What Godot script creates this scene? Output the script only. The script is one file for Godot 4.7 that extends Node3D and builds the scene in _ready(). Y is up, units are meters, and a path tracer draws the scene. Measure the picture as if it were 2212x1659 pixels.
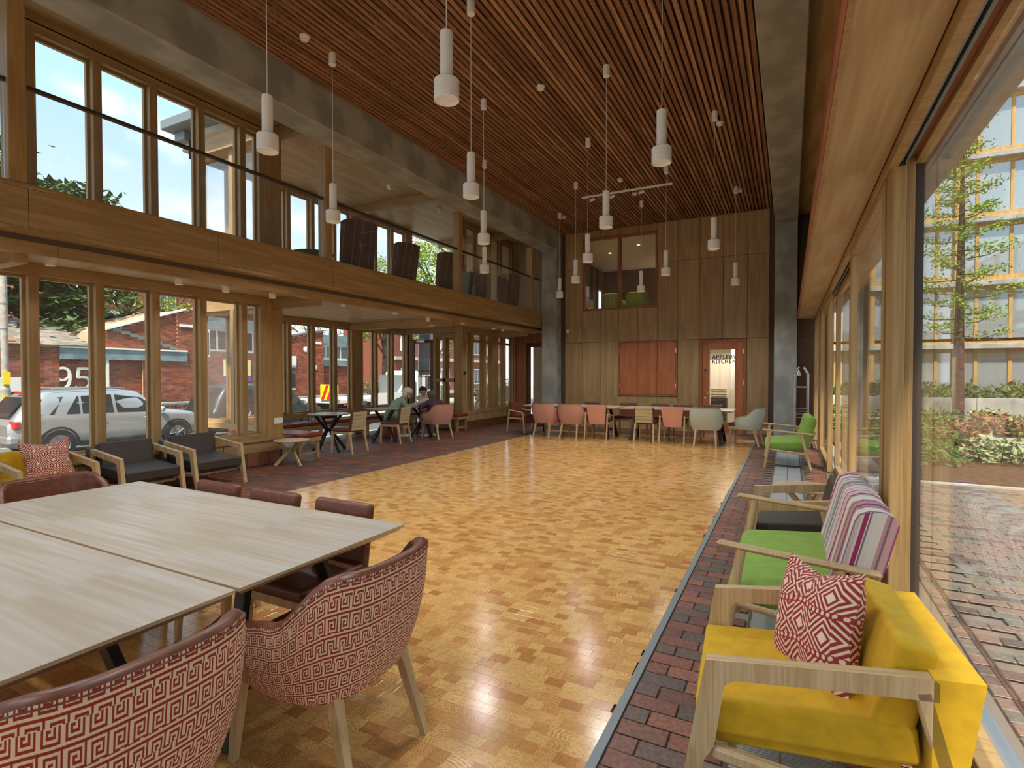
extends Node3D
# ---------------------------------------------------------------- helpers
var M := {}
var used := {}
var rng := RandomNumberGenerator.new()

class Mb:
	var v := PackedVector3Array()
	var n := PackedVector3Array()
	var uv := PackedVector2Array()
	var c := PackedColorArray()
	var col := Color.WHITE
	var tinted := false
	func pt(p: Vector3, nn: Vector3, u := Vector2.ZERO) -> void:
		v.append(p); n.append(nn); uv.append(u); c.append(col)
	func tri(a: Vector3, b: Vector3, d: Vector3) -> void:
		var nn := (b - a).cross(d - a).normalized()
		pt(a, nn); pt(d, nn); pt(b, nn)
	func quad(a: Vector3, b: Vector3, d: Vector3, e: Vector3, u := Rect2(0, 0, 1, 1)) -> void:
		var nn := (d - a).cross(e - b).normalized()
		var ua := u.position; var ub := u.position + Vector2(u.size.x, 0); var ud := u.end; var ue := u.position + Vector2(0, u.size.y)
		pt(a, nn, ua); pt(d, nn, ud); pt(b, nn, ub); pt(a, nn, ua); pt(e, nn, ue); pt(d, nn, ud)
	func oquad(a: Vector3, b: Vector3, d: Vector3, e: Vector3, o: Vector3) -> void:
		if (d - a).cross(e - b).dot(a + b + d + e - o * 4.0) < 0: quad(a, e, d, b)
		else: quad(a, b, d, e)
	func otri(a: Vector3, b: Vector3, d: Vector3, o: Vector3) -> void:
		if (b - a).cross(d - a).dot(a + b + d - o * 3.0) < 0: tri(a, d, b)
		else: tri(a, b, d)
	func box(ctr: Vector3, s: Vector3, bv := 0.0, bs := Basis.IDENTITY) -> void:
		var h := s / 2.0
		bv = minf(bv, minf(h.x, minf(h.y, h.z)) * 0.9)
		if bv <= 0.0:
			for ax in 3:
				for sg in [-1.0, 1.0]:
					var q := []
					for k in [[-1, -1], [1, -1], [1, 1], [-1, 1]]:
						var p := Vector3.ZERO
						p[ax] = h[ax] * sg; p[(ax + 1) % 3] = h[(ax + 1) % 3] * k[0]; p[(ax + 2) % 3] = h[(ax + 2) % 3] * k[1]
						q.append(ctr + bs * p)
					oquad(q[0], q[1], q[2], q[3], ctr)
			return
		var P := func(sx, sy, sz, ax):
			var sg := Vector3(sx, sy, sz)
			var p := sg * (h - Vector3.ONE * bv)
			p[ax] = sg[ax] * h[ax]
			return ctr + bs * p
		for ax in 3:
			var b1 := (ax + 1) % 3; var b2 := (ax + 2) % 3
			for sg in [-1.0, 1.0]:
				var q := []
				for k in [[-1, -1], [1, -1], [1, 1], [-1, 1]]:
					var w := [0.0, 0.0, 0.0]
					w[ax] = sg; w[b1] = k[0]; w[b2] = k[1]
					q.append(P.call(w[0], w[1], w[2], ax))
				oquad(q[0], q[1], q[2], q[3], ctr)
			for k in [[-1, -1], [1, -1], [1, 1], [-1, 1]]:
				var w0 := [0.0, 0.0, 0.0]; var w1 := [0.0, 0.0, 0.0]
				w0[ax] = -1.0; w1[ax] = 1.0; w0[b1] = k[0]; w1[b1] = k[0]; w0[b2] = k[1]; w1[b2] = k[1]
				oquad(P.call(w0[0], w0[1], w0[2], b1), P.call(w1[0], w1[1], w1[2], b1), P.call(w1[0], w1[1], w1[2], b2), P.call(w0[0], w0[1], w0[2], b2), ctr)
		for sx in [-1, 1]:
			for sy in [-1, 1]:
				for sz in [-1, 1]: otri(P.call(sx, sy, sz, 0), P.call(sx, sy, sz, 1), P.call(sx, sy, sz, 2), ctr)
	func bx(x0: float, x1: float, y0: float, y1: float, z0: float, z1: float, bv := 0.0) -> void:
		box(Vector3((x0 + x1) / 2, (y0 + y1) / 2, (z0 + z1) / 2), Vector3(absf(x1 - x0), absf(y1 - y0), absf(z1 - z0)), bv)
	func bar(a: Vector3, b: Vector3, w: float, t: float, bv := 0.004, up := Vector3.UP) -> void:
		var z := (b - a).normalized()
		var x := up.cross(z)
		if x.length() < 0.01: x = Vector3.RIGHT.cross(z)
		x = x.normalized()
		box((a + b) / 2, Vector3(w, t, a.distance_to(b)), bv, Basis(x, z.cross(x), z))
	func taper(a: Vector3, b: Vector3, wa: Vector2, wb: Vector2) -> void:
		# four-sided tapered leg from a (top) to b, cross-sections along x and z
		var o := (a + b) / 2
		var A := []; var B := []
		for k in [[-1, -1], [1, -1], [1, 1], [-1, 1]]:
			A.append(a + Vector3(k[0] * wa.x / 2, 0, k[1] * wa.y / 2)); B.append(b + Vector3(k[0] * wb.x / 2, 0, k[1] * wb.y / 2))
		for i in 4: oquad(A[i], A[(i + 1) % 4], B[(i + 1) % 4], B[i], o)
		oquad(A[0], A[1], A[2], A[3], o); oquad(B[0], B[1], B[2], B[3], o)
	func loft(R: Array, closed := true, cap0 := false, cap1 := false) -> void:
		# rings of equal length, smooth normals, uv in metres
		var nr := R.size(); var m: int = R[0].size()
		var N := []
		for i in nr:
			var row := PackedVector3Array()
			for j in m:
				var jp := (j + 1) % m if closed else mini(j + 1, m - 1)
				var jm := (j - 1 + m) % m if closed else maxi(j - 1, 0)
				var du: Vector3 = R[i][jp] - R[i][jm]
				var dv: Vector3 = R[mini(i + 1, nr - 1)][j] - R[maxi(i - 1, 0)][j]
				row.append(du.cross(dv).normalized())
			N.append(row)
		var vv := 0.0
		for i in nr - 1:
			var uu := 0.0
			var dv2: float = R[i][0].distance_to(R[i + 1][0])
			if dv2 < 0.0001 and m > 2: dv2 = R[i][m / 2].distance_to(R[i + 1][m / 2])
			for j in (m if closed else m - 1):
				var k := (j + 1) % m
				var du2: float = maxf(R[i][j].distance_to(R[i][k]), R[i + 1][j].distance_to(R[i + 1][k]))
				var a := Vector2(uu, vv); var b := Vector2(uu + du2, vv); var d := Vector2(uu + du2, vv + dv2); var e := Vector2(uu, vv + dv2)
				pt(R[i][j], N[i][j], a); pt(R[i + 1][k], N[i + 1][k], d); pt(R[i][k], N[i][k], b)
				pt(R[i][j], N[i][j], a); pt(R[i + 1][j], N[i + 1][j], e); pt(R[i + 1][k], N[i + 1][k], d)
				uu += du2
			vv += dv2
		if cap0: fan(R[0], true)
		if cap1: fan(R[nr - 1], false)
	func fan(r, flip: bool) -> void:
		var o := Vector3.ZERO
		for p in r: o += p
		o /= r.size()
		for j in r.size():
			var k: int = (j + 1) % r.size()
			if flip: tri(o, r[k], r[j])
			else: tri(o, r[j], r[k])
	func tube(pts: Array, rad, seg := 8, cap := true) -> void:
		var R := []
		var side := Vector3.ZERO
		for i in pts.size():
			var t: Vector3 = (pts[mini(i + 1, pts.size() - 1)] - pts[maxi(i - 1, 0)]).normalized()
			if side == Vector3.ZERO:
				side = t.cross(Vector3.UP)
				if side.length() < 0.05: side = t.cross(Vector3.RIGHT)
			side = (side - t * side.dot(t)).normalized()
			var b := t.cross(side)
			var ring := PackedVector3Array()
			var r: float = rad[i] if rad is Array else rad
			for j in seg:
				var a := TAU * j / seg
				ring.append(pts[i] + (side * cos(a) + b * sin(a)) * r)
			R.append(ring)
		loft(R, true, cap, cap)
	func lathe(prof: Array, seg := 20, at := Vector3.ZERO, bs := Basis.IDENTITY) -> void:
		for i in prof.size() - 1:
			var p: Vector2 = prof[i]; var q: Vector2 = prof[i + 1]
			var nn := Vector2(q.y - p.y, -(q.x - p.x)).normalized()
			for j in seg:
				var a0 := TAU * j / seg; var a1 := TAU * (j + 1) / seg
				var d0 := Vector3(cos(a0), 0, sin(a0)); var d1 := Vector3(cos(a1), 0, sin(a1))
				var A := at + bs * (d0 * p.x + Vector3.UP * p.y); var B := at + bs * (d1 * p.x + Vector3.UP * p.y)
				var D := at + bs * (d1 * q.x + Vector3.UP * q.y); var E := at + bs * (d0 * q.x + Vector3.UP * q.y)
				var n0 := bs * (d0 * nn.x + Vector3.UP * nn.y); var n1 := bs * (d1 * nn.x + Vector3.UP * nn.y)
				if p.x > 0.00001:
					pt(A, n0); pt(B, n1); pt(D, n1)
				if q.x > 0.00001:
					pt(A, n0); pt(D, n1); pt(E, n0)
	func rbox(ctr: Vector3, s: Vector3, r: float, bs := Basis.IDENTITY, puff := 0.0, pax := 1) -> void:
		var h := s / 2.0
		r = minf(r, minf(h.x, minf(h.y, h.z)))
		for ax in 3:
			var b1 := (ax + 1) % 3; var b2 := (ax + 2) % 3
			var la := steps(h[b1], r); var lb := steps(h[b2], r)
			for sg in [-1.0, 1.0]:
				var G := []; var GN := []
				for i in la.size():
					var row := []; var rn := []
					for j in lb.size():
						var q := Vector3.ZERO
						q[ax] = h[ax] * sg; q[b1] = la[i]; q[b2] = lb[j]
						var inn := h - Vector3.ONE * r
						var cc := q.clamp(-inn, inn)
						var d := (q - cc).normalized()
						var p := cc + d * r
						if puff != 0.0:
							var o1 := (pax + 1) % 3; var o2 := (pax + 2) % 3
							p[pax] += signf(p[pax]) * puff * (1.0 - pow(p[o1] / h[o1], 2.0)) * (1.0 - pow(p[o2] / h[o2], 2.0)) * absf(p[pax]) / h[pax]
						row.append(ctr + bs * p); rn.append(bs * d)
					G.append(row); GN.append(rn)
				for i in la.size() - 1:
					for j in lb.size() - 1:
						var ids := [[i, j], [i + 1, j], [i + 1, j + 1], [i, j + 1]]
						if sg > 0: ids = [[i, j], [i, j + 1], [i + 1, j + 1], [i + 1, j]]
						var w := []
						for k in ids: w.append([G[k[0]][k[1]], GN[k[0]][k[1]], Vector2(la[k[0]] + h[b1], lb[k[1]] + h[b2])])
						for k in [0, 1, 2, 0, 2, 3]: pt(w[k][0], w[k][1], w[k][2])
	func steps(h: float, r: float) -> PackedFloat32Array:
		var o := PackedFloat32Array()
		for t in [0.0, 0.25, 0.6, 1.0]: o.append(-h + r * t)
		if h - r > 0.03:
			for t in [0.33, 0.67] if h > 0.1 else []: o.append(lerpf(-h + r, h - r, t))
		for t in [1.0, 0.6, 0.25, 0.0]: o.append(h - r * t)
		return o
	func prism(poly: PackedVector2Array, d0: float, d1: float, f: Callable) -> void:
		# extrude a 2D outline; f maps (Vector2, depth) to a point
		var t := Geometry2D.triangulate_polygon(poly)
		var cen := Vector2.ZERO
		for p in poly: cen += p
		cen /= poly.size()
		var o: Vector3 = f.call(cen, (d0 + d1) / 2)
		for i in range(0, t.size(), 3):
			for d in [d0, d1]:
				var a: Vector3 = f.call(poly[t[i]], d); var b: Vector3 = f.call(poly[t[i + 1]], d); var e: Vector3 = f.call(poly[t[i + 2]], d)
				var dir: Vector3 = f.call(cen, d) - o
				if (b - a).cross(e - a).dot(dir) < 0: tri(a, e, b)
				else: tri(a, b, e)
		var area := 0.0
		for i in poly.size(): area += poly[i].cross(poly[(i + 1) % poly.size()])
		for i in poly.size():
			var p := poly[i]; var q := poly[(i + 1) % poly.size()]
			var a: Vector3 = f.call(p, d0); var b: Vector3 = f.call(q, d0); var e: Vector3 = f.call(q, d1); var g: Vector3 = f.call(p, d1)
			var out2 := Vector2(q.y - p.y, p.x - q.x) * signf(area)
			var mid := (p + q) / 2
			var outw: Vector3 = f.call(mid + out2.normalized() * 0.01, d0) - f.call(mid, d0)
			if (e - a).cross(g - b).dot(outw) < 0: quad(a, g, e, b)
			else: quad(a, b, e, g)
	func mesh() -> ArrayMesh:
		var A := []
		A.resize(Mesh.ARRAY_MAX)
		A[Mesh.ARRAY_VERTEX] = v; A[Mesh.ARRAY_NORMAL] = n; A[Mesh.ARRAY_TEX_UV] = uv
		if tinted: A[Mesh.ARRAY_COLOR] = c
		var m := ArrayMesh.new()
		m.add_surface_from_arrays(Mesh.PRIMITIVE_TRIANGLES, A)
		return m

func numbered(nm: String) -> String:
	if not used.has(nm):
		used[nm] = 0
		return nm
	used[nm] += 1
	return "%s_%03d" % [nm, used[nm]]
func tag(o: Node, label: String, cat: String, group := "", kind := "") -> Node:
	o.set_meta("label", label)
	if cat != "": o.set_meta("category", cat)
	if group != "": o.set_meta("group", group)
	if kind != "": o.set_meta("kind", kind)
	return o
func thing(nm: String, label: String, cat: String, at := Vector3.ZERO, turn := 0.0, group := "") -> Node3D:
	var o := Node3D.new()
	o.name = numbered(nm); add_child(o); o.position = at; o.rotation.y = deg_to_rad(turn)
	tag(o, label, cat, group)
	return o
func struct(nm: String, label := "") -> Node3D:
	var o := Node3D.new()
	o.name = nm; add_child(o); o.set_meta("kind", "structure")
	if label != "": o.set_meta("label", label)
	return o
func part(par: Node, nm: String, mb, m, label := "") -> MeshInstance3D:
	var o := MeshInstance3D.new()
	o.name = nm
	o.mesh = mb.mesh() if mb is Mb else mb
	o.material_override = M[m] if m is String else m
	par.add_child(o, true)
	if label != "": o.set_meta("label", label)
	return o
func solid(nm: String, mb: Mb, m, label: String, cat: String, group := "") -> MeshInstance3D:
	var o := MeshInstance3D.new()
	o.name = numbered(nm); o.mesh = mb.mesh(); o.material_override = M[m] if m is String else m
	add_child(o); tag(o, label, cat, group)
	return o
func sbox(par: Node, nm: String, m, x0: float, x1: float, y0: float, y1: float, z0: float, z1: float, bv := 0.0) -> MeshInstance3D:
	var b := Mb.new()
	b.bx(x0, x1, y0, y1, z0, z1, bv)
	return part(par, nm, b, m)
func copy(o: Node3D, at: Vector3, turn: float, label := "") -> Node3D:
	var c: Node3D = o.duplicate()
	var base := String(o.name)
	if base.substr(base.length() - 4, 1) == "_": base = base.substr(0, base.length() - 4)
	c.name = numbered(base); add_child(c); c.position = at; c.rotation.y = deg_to_rad(turn)
	if label != "": c.set_meta("label", label)
	return c

# ---------------------------------------------------------------- textures and materials
func mat(nm: String, col: Color, rough := 0.6, o := {}) -> StandardMaterial3D:
	var m := StandardMaterial3D.new()
	m.resource_name = nm; m.albedo_color = col; m.roughness = rough
	for k in o: m.set(k, o[k])
	M[nm] = m
	return m
func tex(w: int, h: int, f: Callable) -> ImageTexture:
	var d := PackedByteArray()
	d.resize(w * h * 3)
	var i := 0
	for y in h:
		for x in w:
			var c: Color = f.call(x, y)
			d[i] = int(clampf(c.r, 0, 1) * 255); d[i + 1] = int(clampf(c.g, 0, 1) * 255); d[i + 2] = int(clampf(c.b, 0, 1) * 255)
			i += 3
	return ImageTexture.create_from_image(Image.create_from_data(w, h, false, Image.FORMAT_RGB8, d))
func noise_img(seed_: int, freq: float, w: int, h: int, oct := 3) -> Image:
	var n := FastNoiseLite.new()
	n.seed = seed_; n.frequency = freq; n.fractal_octaves = oct; n.noise_type = FastNoiseLite.TYPE_SIMPLEX_SMOOTH
	var im := n.get_seamless_image(w, h)
	im.convert(Image.FORMAT_L8)
	return im
func grain(seed_: int, lo: float, along_v: bool) -> ImageTexture:
	var a := noise_img(seed_, 0.06, 512, 16, 4); a.resize(512, 512, Image.INTERPOLATE_CUBIC)
	var b := noise_img(seed_ + 5, 0.012, 512, 64, 2); b.resize(512, 512, Image.INTERPOLATE_CUBIC)
	var da := a.get_data(); var db := b.get_data()
	var d := PackedByteArray(); d.resize(512 * 512 * 3)
	for y in 512:
		for x in 512:
			var k := y * 512 + x if along_v else x * 512 + y
			var t := da[k] / 255.0 * 0.55 + db[k] / 255.0 * 0.45
			t = smoothstep(0.2, 0.8, t)
			var i := (y * 512 + x) * 3
			d[i] = int(255 * lerpf(lo + 0.04, 1.0, t)); d[i + 1] = int(255 * lerpf(lo, 1.0, t)); d[i + 2] = int(255 * lerpf(lo - 0.06, 1.0, t))
	return ImageTexture.create_from_image(Image.create_from_data(512, 512, false, Image.FORMAT_RGB8, d))
func mottled(seed_: int, freq: float, lo: float, w := 256) -> ImageTexture:
	var a := noise_img(seed_, freq, w, w, 5).get_data()
	var d := PackedByteArray(); d.resize(w * w * 3)
	for i in w * w:
		var t := int(255 * lerpf(lo, 1.0, smoothstep(0.15, 0.85, a[i] / 255.0)))
		d[i * 3] = t; d[i * 3 + 1] = t; d[i * 3 + 2] = t
	return ImageTexture.create_from_image(Image.create_from_data(w, w, false, Image.FORMAT_RGB8, d))
func wood(nm: String, col: Color, t: Texture2D, sc := Vector3(1, 1, 1), rough := 0.5, world := true) -> void:
	mat(nm, col, rough, {"albedo_texture": t, "uv1_triplanar": true, "uv1_world_triplanar": world, "uv1_scale": sc})

func make_materials() -> void:
	var gv := grain(3, 0.84, true); var gh := grain(9, 0.84, false)
	var gs := grain(21, 0.60, true); var gt := grain(33, 0.88, false)
	wood("ply_v", Color8(180, 152, 106), gv, Vector3(1.1, 0.5, 1.1), 0.45)
	wood("ply_v_deep", Color8(172, 143, 98), gv, Vector3(0.9, 0.6, 0.9), 0.45)
	wood("ply_h", Color8(176, 150, 108), gh, Vector3(0.7, 0.7, 0.7), 0.45)
	wood("ply_soffit", Color8(190, 166, 126), gv, Vector3(0.6, 0.6, 0.6), 0.5)
	wood("oak_v", Color8(176, 146, 98), gv, Vector3(1.4, 1.0, 1.4), 0.5)
	wood("oak_h", Color8(172, 142, 98), gh, Vector3(1.0, 1.4, 1.0), 0.5)
	wood("slat_a", Color8(186, 138, 102), gs, Vector3(2.5, 1, 0.5), 0.5)
	wood("slat_b", Color8(164, 118, 86), gs, Vector3(2.1, 1, 0.45), 0.5)
	wood("slat_c", Color8(204, 158, 120), gs, Vector3(2.8, 1, 0.4), 0.5)
	mat("slat_back", Color8(88, 76, 64), 0.9)
	wood("door_red", Color8(186, 112, 66), gv, Vector3(0.9, 0.9, 0.9), 0.45)
	wood("frame_red", Color8(160, 100, 64), gv, Vector3(1.2, 1.2, 1.2), 0.5)
	wood("dark_wood", Color8(110, 74, 44), gv, Vector3(0.8, 0.8, 0.8), 0.5)
	wood("beech", Color8(206, 178, 136), gv, Vector3(2, 2, 2), 0.5, false)
	wood("beech_h", Color8(212, 186, 146), gh, Vector3(2, 2, 2), 0.45, false)
	wood("tabletop", Color8(180, 175, 166), gt, Vector3(0.9, 0.9, 0.9), 0.3, false)
	var con := mottled(31, 0.012, 0.84)
	mat("concrete", Color8(172, 174, 166), 0.8, {"albedo_texture": con, "uv1_triplanar": true, "uv1_world_triplanar": true, "uv1_scale": Vector3(0.5, 0.5, 0.5)})
	mat("concrete_out", Color8(190, 190, 182), 0.85, {"albedo_texture": con, "uv1_triplanar": true, "uv1_world_triplanar": true, "uv1_scale": Vector3(0.3, 0.3, 0.3)})
	mat("black_metal", Color8(34, 33, 33), 0.45)
	mat("dark_bronze", Color8(66, 54, 46), 0.5)
	mat("steel", Color8(200, 202, 204), 0.25, {"metallic": 0.9})
	mat("grille", Color8(206, 208, 206), 0.35, {"metallic": 0.3})
	mat("zinc", Color8(128, 136, 138), 0.5, {"metallic": 0.5})
	mat("white", Color8(232, 230, 224), 0.5)
	mat("white_plastic", Color8(238, 236, 230), 0.35)
	mat("lamp_white", Color8(244, 244, 240), 0.55)
	mat("lamp_inside", Color8(150, 146, 138), 0.6)
	mat("glow", Color8(255, 240, 214), 0.5, {"emission_enabled": true, "emission": Color8(255, 226, 184), "emission_energy_multiplier": 8.0})
	mat("lamp_glow", Color8(190, 186, 178), 0.6, {"emission_enabled": true, "emission": Color8(255, 232, 200), "emission_energy_multiplier": 0.12})
	mat("glass", Color(0.96, 0.98, 0.97, 0.03), 0.0, {"transparency": BaseMaterial3D.TRANSPARENCY_ALPHA, "metallic_specular": 0.5})
	mat("glass_dark", Color8(34, 40, 44), 0.06, {"metallic_specular": 0.8})
	mat("glass_out", Color8(196, 208, 212), 0.04, {"metallic": 0.55, "metallic_specular": 0.8})
	mat("glass_dim", Color8(52, 44, 36), 0.06, {"metallic_specular": 0.6})
	mat("plaster", Color8(214, 206, 190), 0.8)
	mat("plaster_dark", Color8(120, 104, 86), 0.8)
	mat("grout", Color8(128, 116, 104), 0.9)
	var fine := mottled(44, 0.06, 0.78)
	mat("paver", Color.WHITE, 0.5, {"vertex_color_use_as_albedo": true, "albedo_texture": fine, "uv1_triplanar": true, "uv1_world_triplanar": true, "uv1_scale": Vector3(2, 2, 2)})
	for k in PAVER.size():
		mat("paver%d" % k, PAVER[k], 0.42, {"albedo_texture": fine, "uv1_triplanar": true, "uv1_world_triplanar": true, "uv1_scale": Vector3(2, 2, 2)})
	for k in BRICK.size():
		mat("brick%d" % k, BRICK[k], 0.85, {"albedo_texture": fine, "uv1_triplanar": true, "uv1_world_triplanar": true, "uv1_scale": Vector3(1.5, 1.5, 1.5)})
	mat("brick", Color.WHITE, 0.85, {"vertex_color_use_as_albedo": true, "albedo_texture": fine, "uv1_triplanar": true, "uv1_world_triplanar": true, "uv1_scale": Vector3(1.5, 1.5, 1.5)})
	mat("mortar", Color8(196, 160, 130), 0.9)
	mat("vc", Color.WHITE, 0.7, {"vertex_color_use_as_albedo": true})
	mat("leather", Color8(112, 62, 40), 0.38, {"albedo_texture": mottled(51, 0.03, 0.8), "uv1_triplanar": true, "uv1_scale": Vector3(3, 3, 3)})
	mat("leather_red", Color8(136, 56, 40), 0.36, {"albedo_texture": mottled(52, 0.03, 0.85), "uv1_triplanar": true, "uv1_scale": Vector3(2, 2, 2)})
	mat("leather_dark", Color8(70, 62, 56), 0.5, {"albedo_texture": mottled(53, 0.05, 0.85), "uv1_triplanar": true, "uv1_scale": Vector3(3, 3, 3)})
	var vel := mottled(61, 0.02, 0.93)
	mat("velvet_yellow", Color8(214, 168, 18), 0.85, {"albedo_texture": vel, "uv1_triplanar": true, "uv1_scale": Vector3(2, 2, 2), "rim_enabled": true, "rim": 0.4})
	mat("velvet_green", Color8(132, 168, 66), 0.85, {"albedo_texture": vel, "uv1_triplanar": true, "uv1_scale": Vector3(1.6, 1.6, 1.6), "rim_enabled": true, "rim": 0.4})
	mat("weave_green", Color8(212, 220, 198), 0.9, {"albedo_texture": mottled(62, 0.15, 0.75), "uv1_triplanar": true, "uv1_scale": Vector3(4, 4, 4)})
	mat("weave_pink", Color8(220, 162, 140), 0.9, {"albedo_texture": mottled(63, 0.15, 0.8), "uv1_triplanar": true, "uv1_scale": Vector3(4, 4, 4)})
	mat("weave_beige", Color8(206, 188, 142), 0.9, {"albedo_texture": mottled(64, 0.15, 0.85), "uv1_triplanar": true, "uv1_scale": Vector3(4, 4, 4)})
	mat("weave_purple", Color8(84, 58, 62), 0.9)
	mat("weave_grey", Color8(96, 104, 100), 0.9)
	mat("chair_lime", Color8(150, 178, 50), 0.8)
	var key := ["########..", "#......#..", "#.####.#..", "#.#..#.#..", "#.#.##.#..", "#.#....#..", "#.######..", "#.........", "##########", ".........."]
	var red := Color8(146, 44, 34); var cream := Color8(222, 196, 164)
	mat("greek", Color.WHITE, 0.9, {"albedo_texture": tex(160, 160, func(x, y):
		var cy: int = y / 8; var cx: int = x / 8
		if cy >= 10: cx += 5
		return red if key[cy % 10][cx % 10] == "#" else cream), "uv1_scale": Vector3(12, 12, 1)})
	mat("scallop", Color.WHITE, 0.9, {"albedo_texture": tex(96, 96, func(x, y):
		var r: int = y / 24; var yy: float = y % 24; var xx: float = fposmod(x + (16.0 if r % 2 else 0.0), 32.0) - 16.0
		var d: float = fmod(Vector2(xx, yy - 2.0).length(), 8.0)
		return Color8(234, 182, 154) if d < 2.6 else Color8(210, 140, 116)), "uv1_scale": Vector3(5, 5, 1)})
	mat("ikat", Color.WHITE, 0.9, {"albedo_texture": tex(192, 192, func(x, y):
		var u: float = absf(fposmod(x, 64.0) - 32.0); var w: float = absf(fposmod(y, 64.0) - 32.0)
		var band: bool = fposmod(x, 64.0) < 10.0
		var d: float = u + w
		var on: bool = fmod(d, 11.0) < 5.5
		if band: on = Vector2(fposmod(x, 64.0) - 5.0, fposmod(y, 11.0) - 5.5).length() > 3.4
		elif d < 6.0: on = false
		return Color8(150, 48, 40) if on else Color8(228, 208, 190)), "uv1_scale": Vector3(2.3, 2.3, 1)})
	var stripe := [Color8(228, 214, 208), Color8(150, 40, 92), Color8(214, 190, 190), Color8(236, 226, 214), Color8(120, 110, 118), Color8(204, 150, 150), Color8(226, 216, 206), Color8(164, 52, 96), Color8(232, 222, 210), Color8(150, 160, 166)]
	var sw := []
	rng.seed = 8
	while sw.size() < 256:
		var cc: Color = stripe[rng.randi() % stripe.size()]
		for k in rng.randi_range(2, 9): sw.append(cc)
	mat("throw_stripe", Color.WHITE, 0.95, {"albedo_texture": tex(256, 16, func(x, y): return sw[x] * (0.86 if (x + y) % 2 else 1.0)), "uv1_scale": Vector3(1, 1, 1)})
	mat("wing_stripe", Color.WHITE, 0.9, {"albedo_texture": tex(64, 8, func(x, _y): return [Color8(60, 34, 40), Color8(86, 44, 56), Color8(44, 30, 36), Color8(120, 104, 110)][[0, 0, 1, 1, 2, 3, 0, 1, 1, 2, 0, 0, 3, 2, 1, 0][x / 4]]), "uv1_scale": Vector3(3, 3, 1)})
	mat("car_silver", Color8(176, 178, 178), 0.28, {"metallic": 0.6, "clearcoat_enabled": true, "clearcoat": 0.8})
	mat("car_black", Color8(20, 22, 26), 0.2, {"clearcoat_enabled": true, "clearcoat": 0.8})
	mat("tyre", Color8(30, 30, 30), 0.85)
	mat("rim", Color8(140, 142, 144), 0.35, {"metallic": 0.7})
	mat("red_light", Color8(190, 26, 30), 0.2)
	mat("plate", Color8(230, 196, 50), 0.5)
	mat("road", Color8(92, 92, 94), 0.9, {"albedo_texture": mottled(71, 0.08, 0.8), "uv1_triplanar": true, "uv1_world_triplanar": true})
	mat("paving_out", Color8(176, 170, 158), 0.9, {"albedo_texture": mottled(72, 0.04, 0.85), "uv1_triplanar": true, "uv1_world_triplanar": true, "uv1_scale": Vector3(0.5, 0.5, 0.5)})
	mat("mulch", Color8(96, 62, 42), 1.0, {"albedo_texture": mottled(73, 0.12, 0.45), "uv1_triplanar": true, "uv1_world_triplanar": true, "uv1_scale": Vector3(1.2, 1.2, 1.2)})
	mat("blue_fascia", Color8(126, 150, 156), 0.7, {"albedo_texture": mottled(74, 0.02, 0.85), "uv1_triplanar": true, "uv1_world_triplanar": true, "uv1_scale": Vector3(0.4, 0.4, 0.4)})
	mat("bark", Color8(104, 88, 72), 0.95, {"albedo_texture": mottled(75, 0.05, 0.6), "uv1_triplanar": true, "uv1_scale": Vector3(2, 0.6, 2)})
	wood("oak_out", Color8(212, 172, 102), gv, Vector3(1, 1, 1), 0.6)
	mat("leaf_spring", Color8(150, 176, 54), 0.7, {"vertex_color_use_as_albedo": true, "backlight_enabled": true, "backlight": Color8(110, 130, 40)})
	mat("leaf_cedar", Color8(74, 100, 52), 0.8, {"vertex_color_use_as_albedo": true})
	mat("leaf_bush", Color8(92, 124, 50), 0.7, {"vertex_color_use_as_albedo": true, "backlight_enabled": true, "backlight": Color8(60, 80, 24)})
	mat("leaf_pale", Color8(176, 190, 140), 0.7, {"vertex_color_use_as_albedo": true})
	mat("leaf_rust", Color8(176, 112, 62), 0.8, {"vertex_color_use_as_albedo": true})
	mat("yellow_sign", Color8(250, 216, 20), 0.5)
	mat("red_sign", Color8(206, 34, 26), 0.5)
	mat("cream_sign", Color8(240, 234, 176), 0.6)
	mat("purple_sign", Color8(104, 72, 160), 0.6)
	mat("skin", Color8(214, 164, 136), 0.6)
	mat("blue_disc", Color8(44, 62, 140), 0.5)
	# end-grain blocks: an atlas of 8 x 8 sawn log ends, each with its own rings
	rng.seed = 77
	var cells := []
	for k in 64:
		var big := rng.randf() < 0.6
		cells.append([Vector2(rng.randf_range(-0.6, 1.6), rng.randf_range(-0.9, 1.9)), rng.randf_range(26, 58) if big else rng.randf_range(12, 24), rng.randf_range(0.0, 1.0), rng.randf() * TAU, rng.randf_range(0.5, 1.0)])
	var wob := noise_img(90, 0.02, 256, 256, 3).get_data()
	mat("endgrain", Color.WHITE, 0.17, {"albedo_texture": tex(1024, 1024, func(x, y):
		var q = cells[(y / 128) * 8 + x / 128]
		var p := Vector2((x % 128) / 128.0, (y % 128) / 128.0)
		var wv: float = wob[(y % 256) * 256 + x % 256] / 255.0
		var d: float = (p - q[0]).length() + (wv - 0.5) * 0.12
		var ring: float = fposmod(d * q[1] / TAU * 2.0, 1.0)
		var s: float = (1.0 - smoothstep(0.0, 0.55, ring)) * 0.75 * q[4] + (wv - 0.5) * 0.4
		var base: Color = Color8(224, 182, 112).lerp(Color8(184, 126, 70), q[2] * q[2])
		return base.lerp(Color8(134, 84, 42), clampf(s, 0.0, 0.8))), "roughness": 0.17})
	M["endgrain"].metallic_specular = 0.5
const PAVER := [Color("82503f"), Color("8c5542"), Color("71493c"), Color("6a5348"), Color("5f5248"), Color("965f47")]
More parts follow.
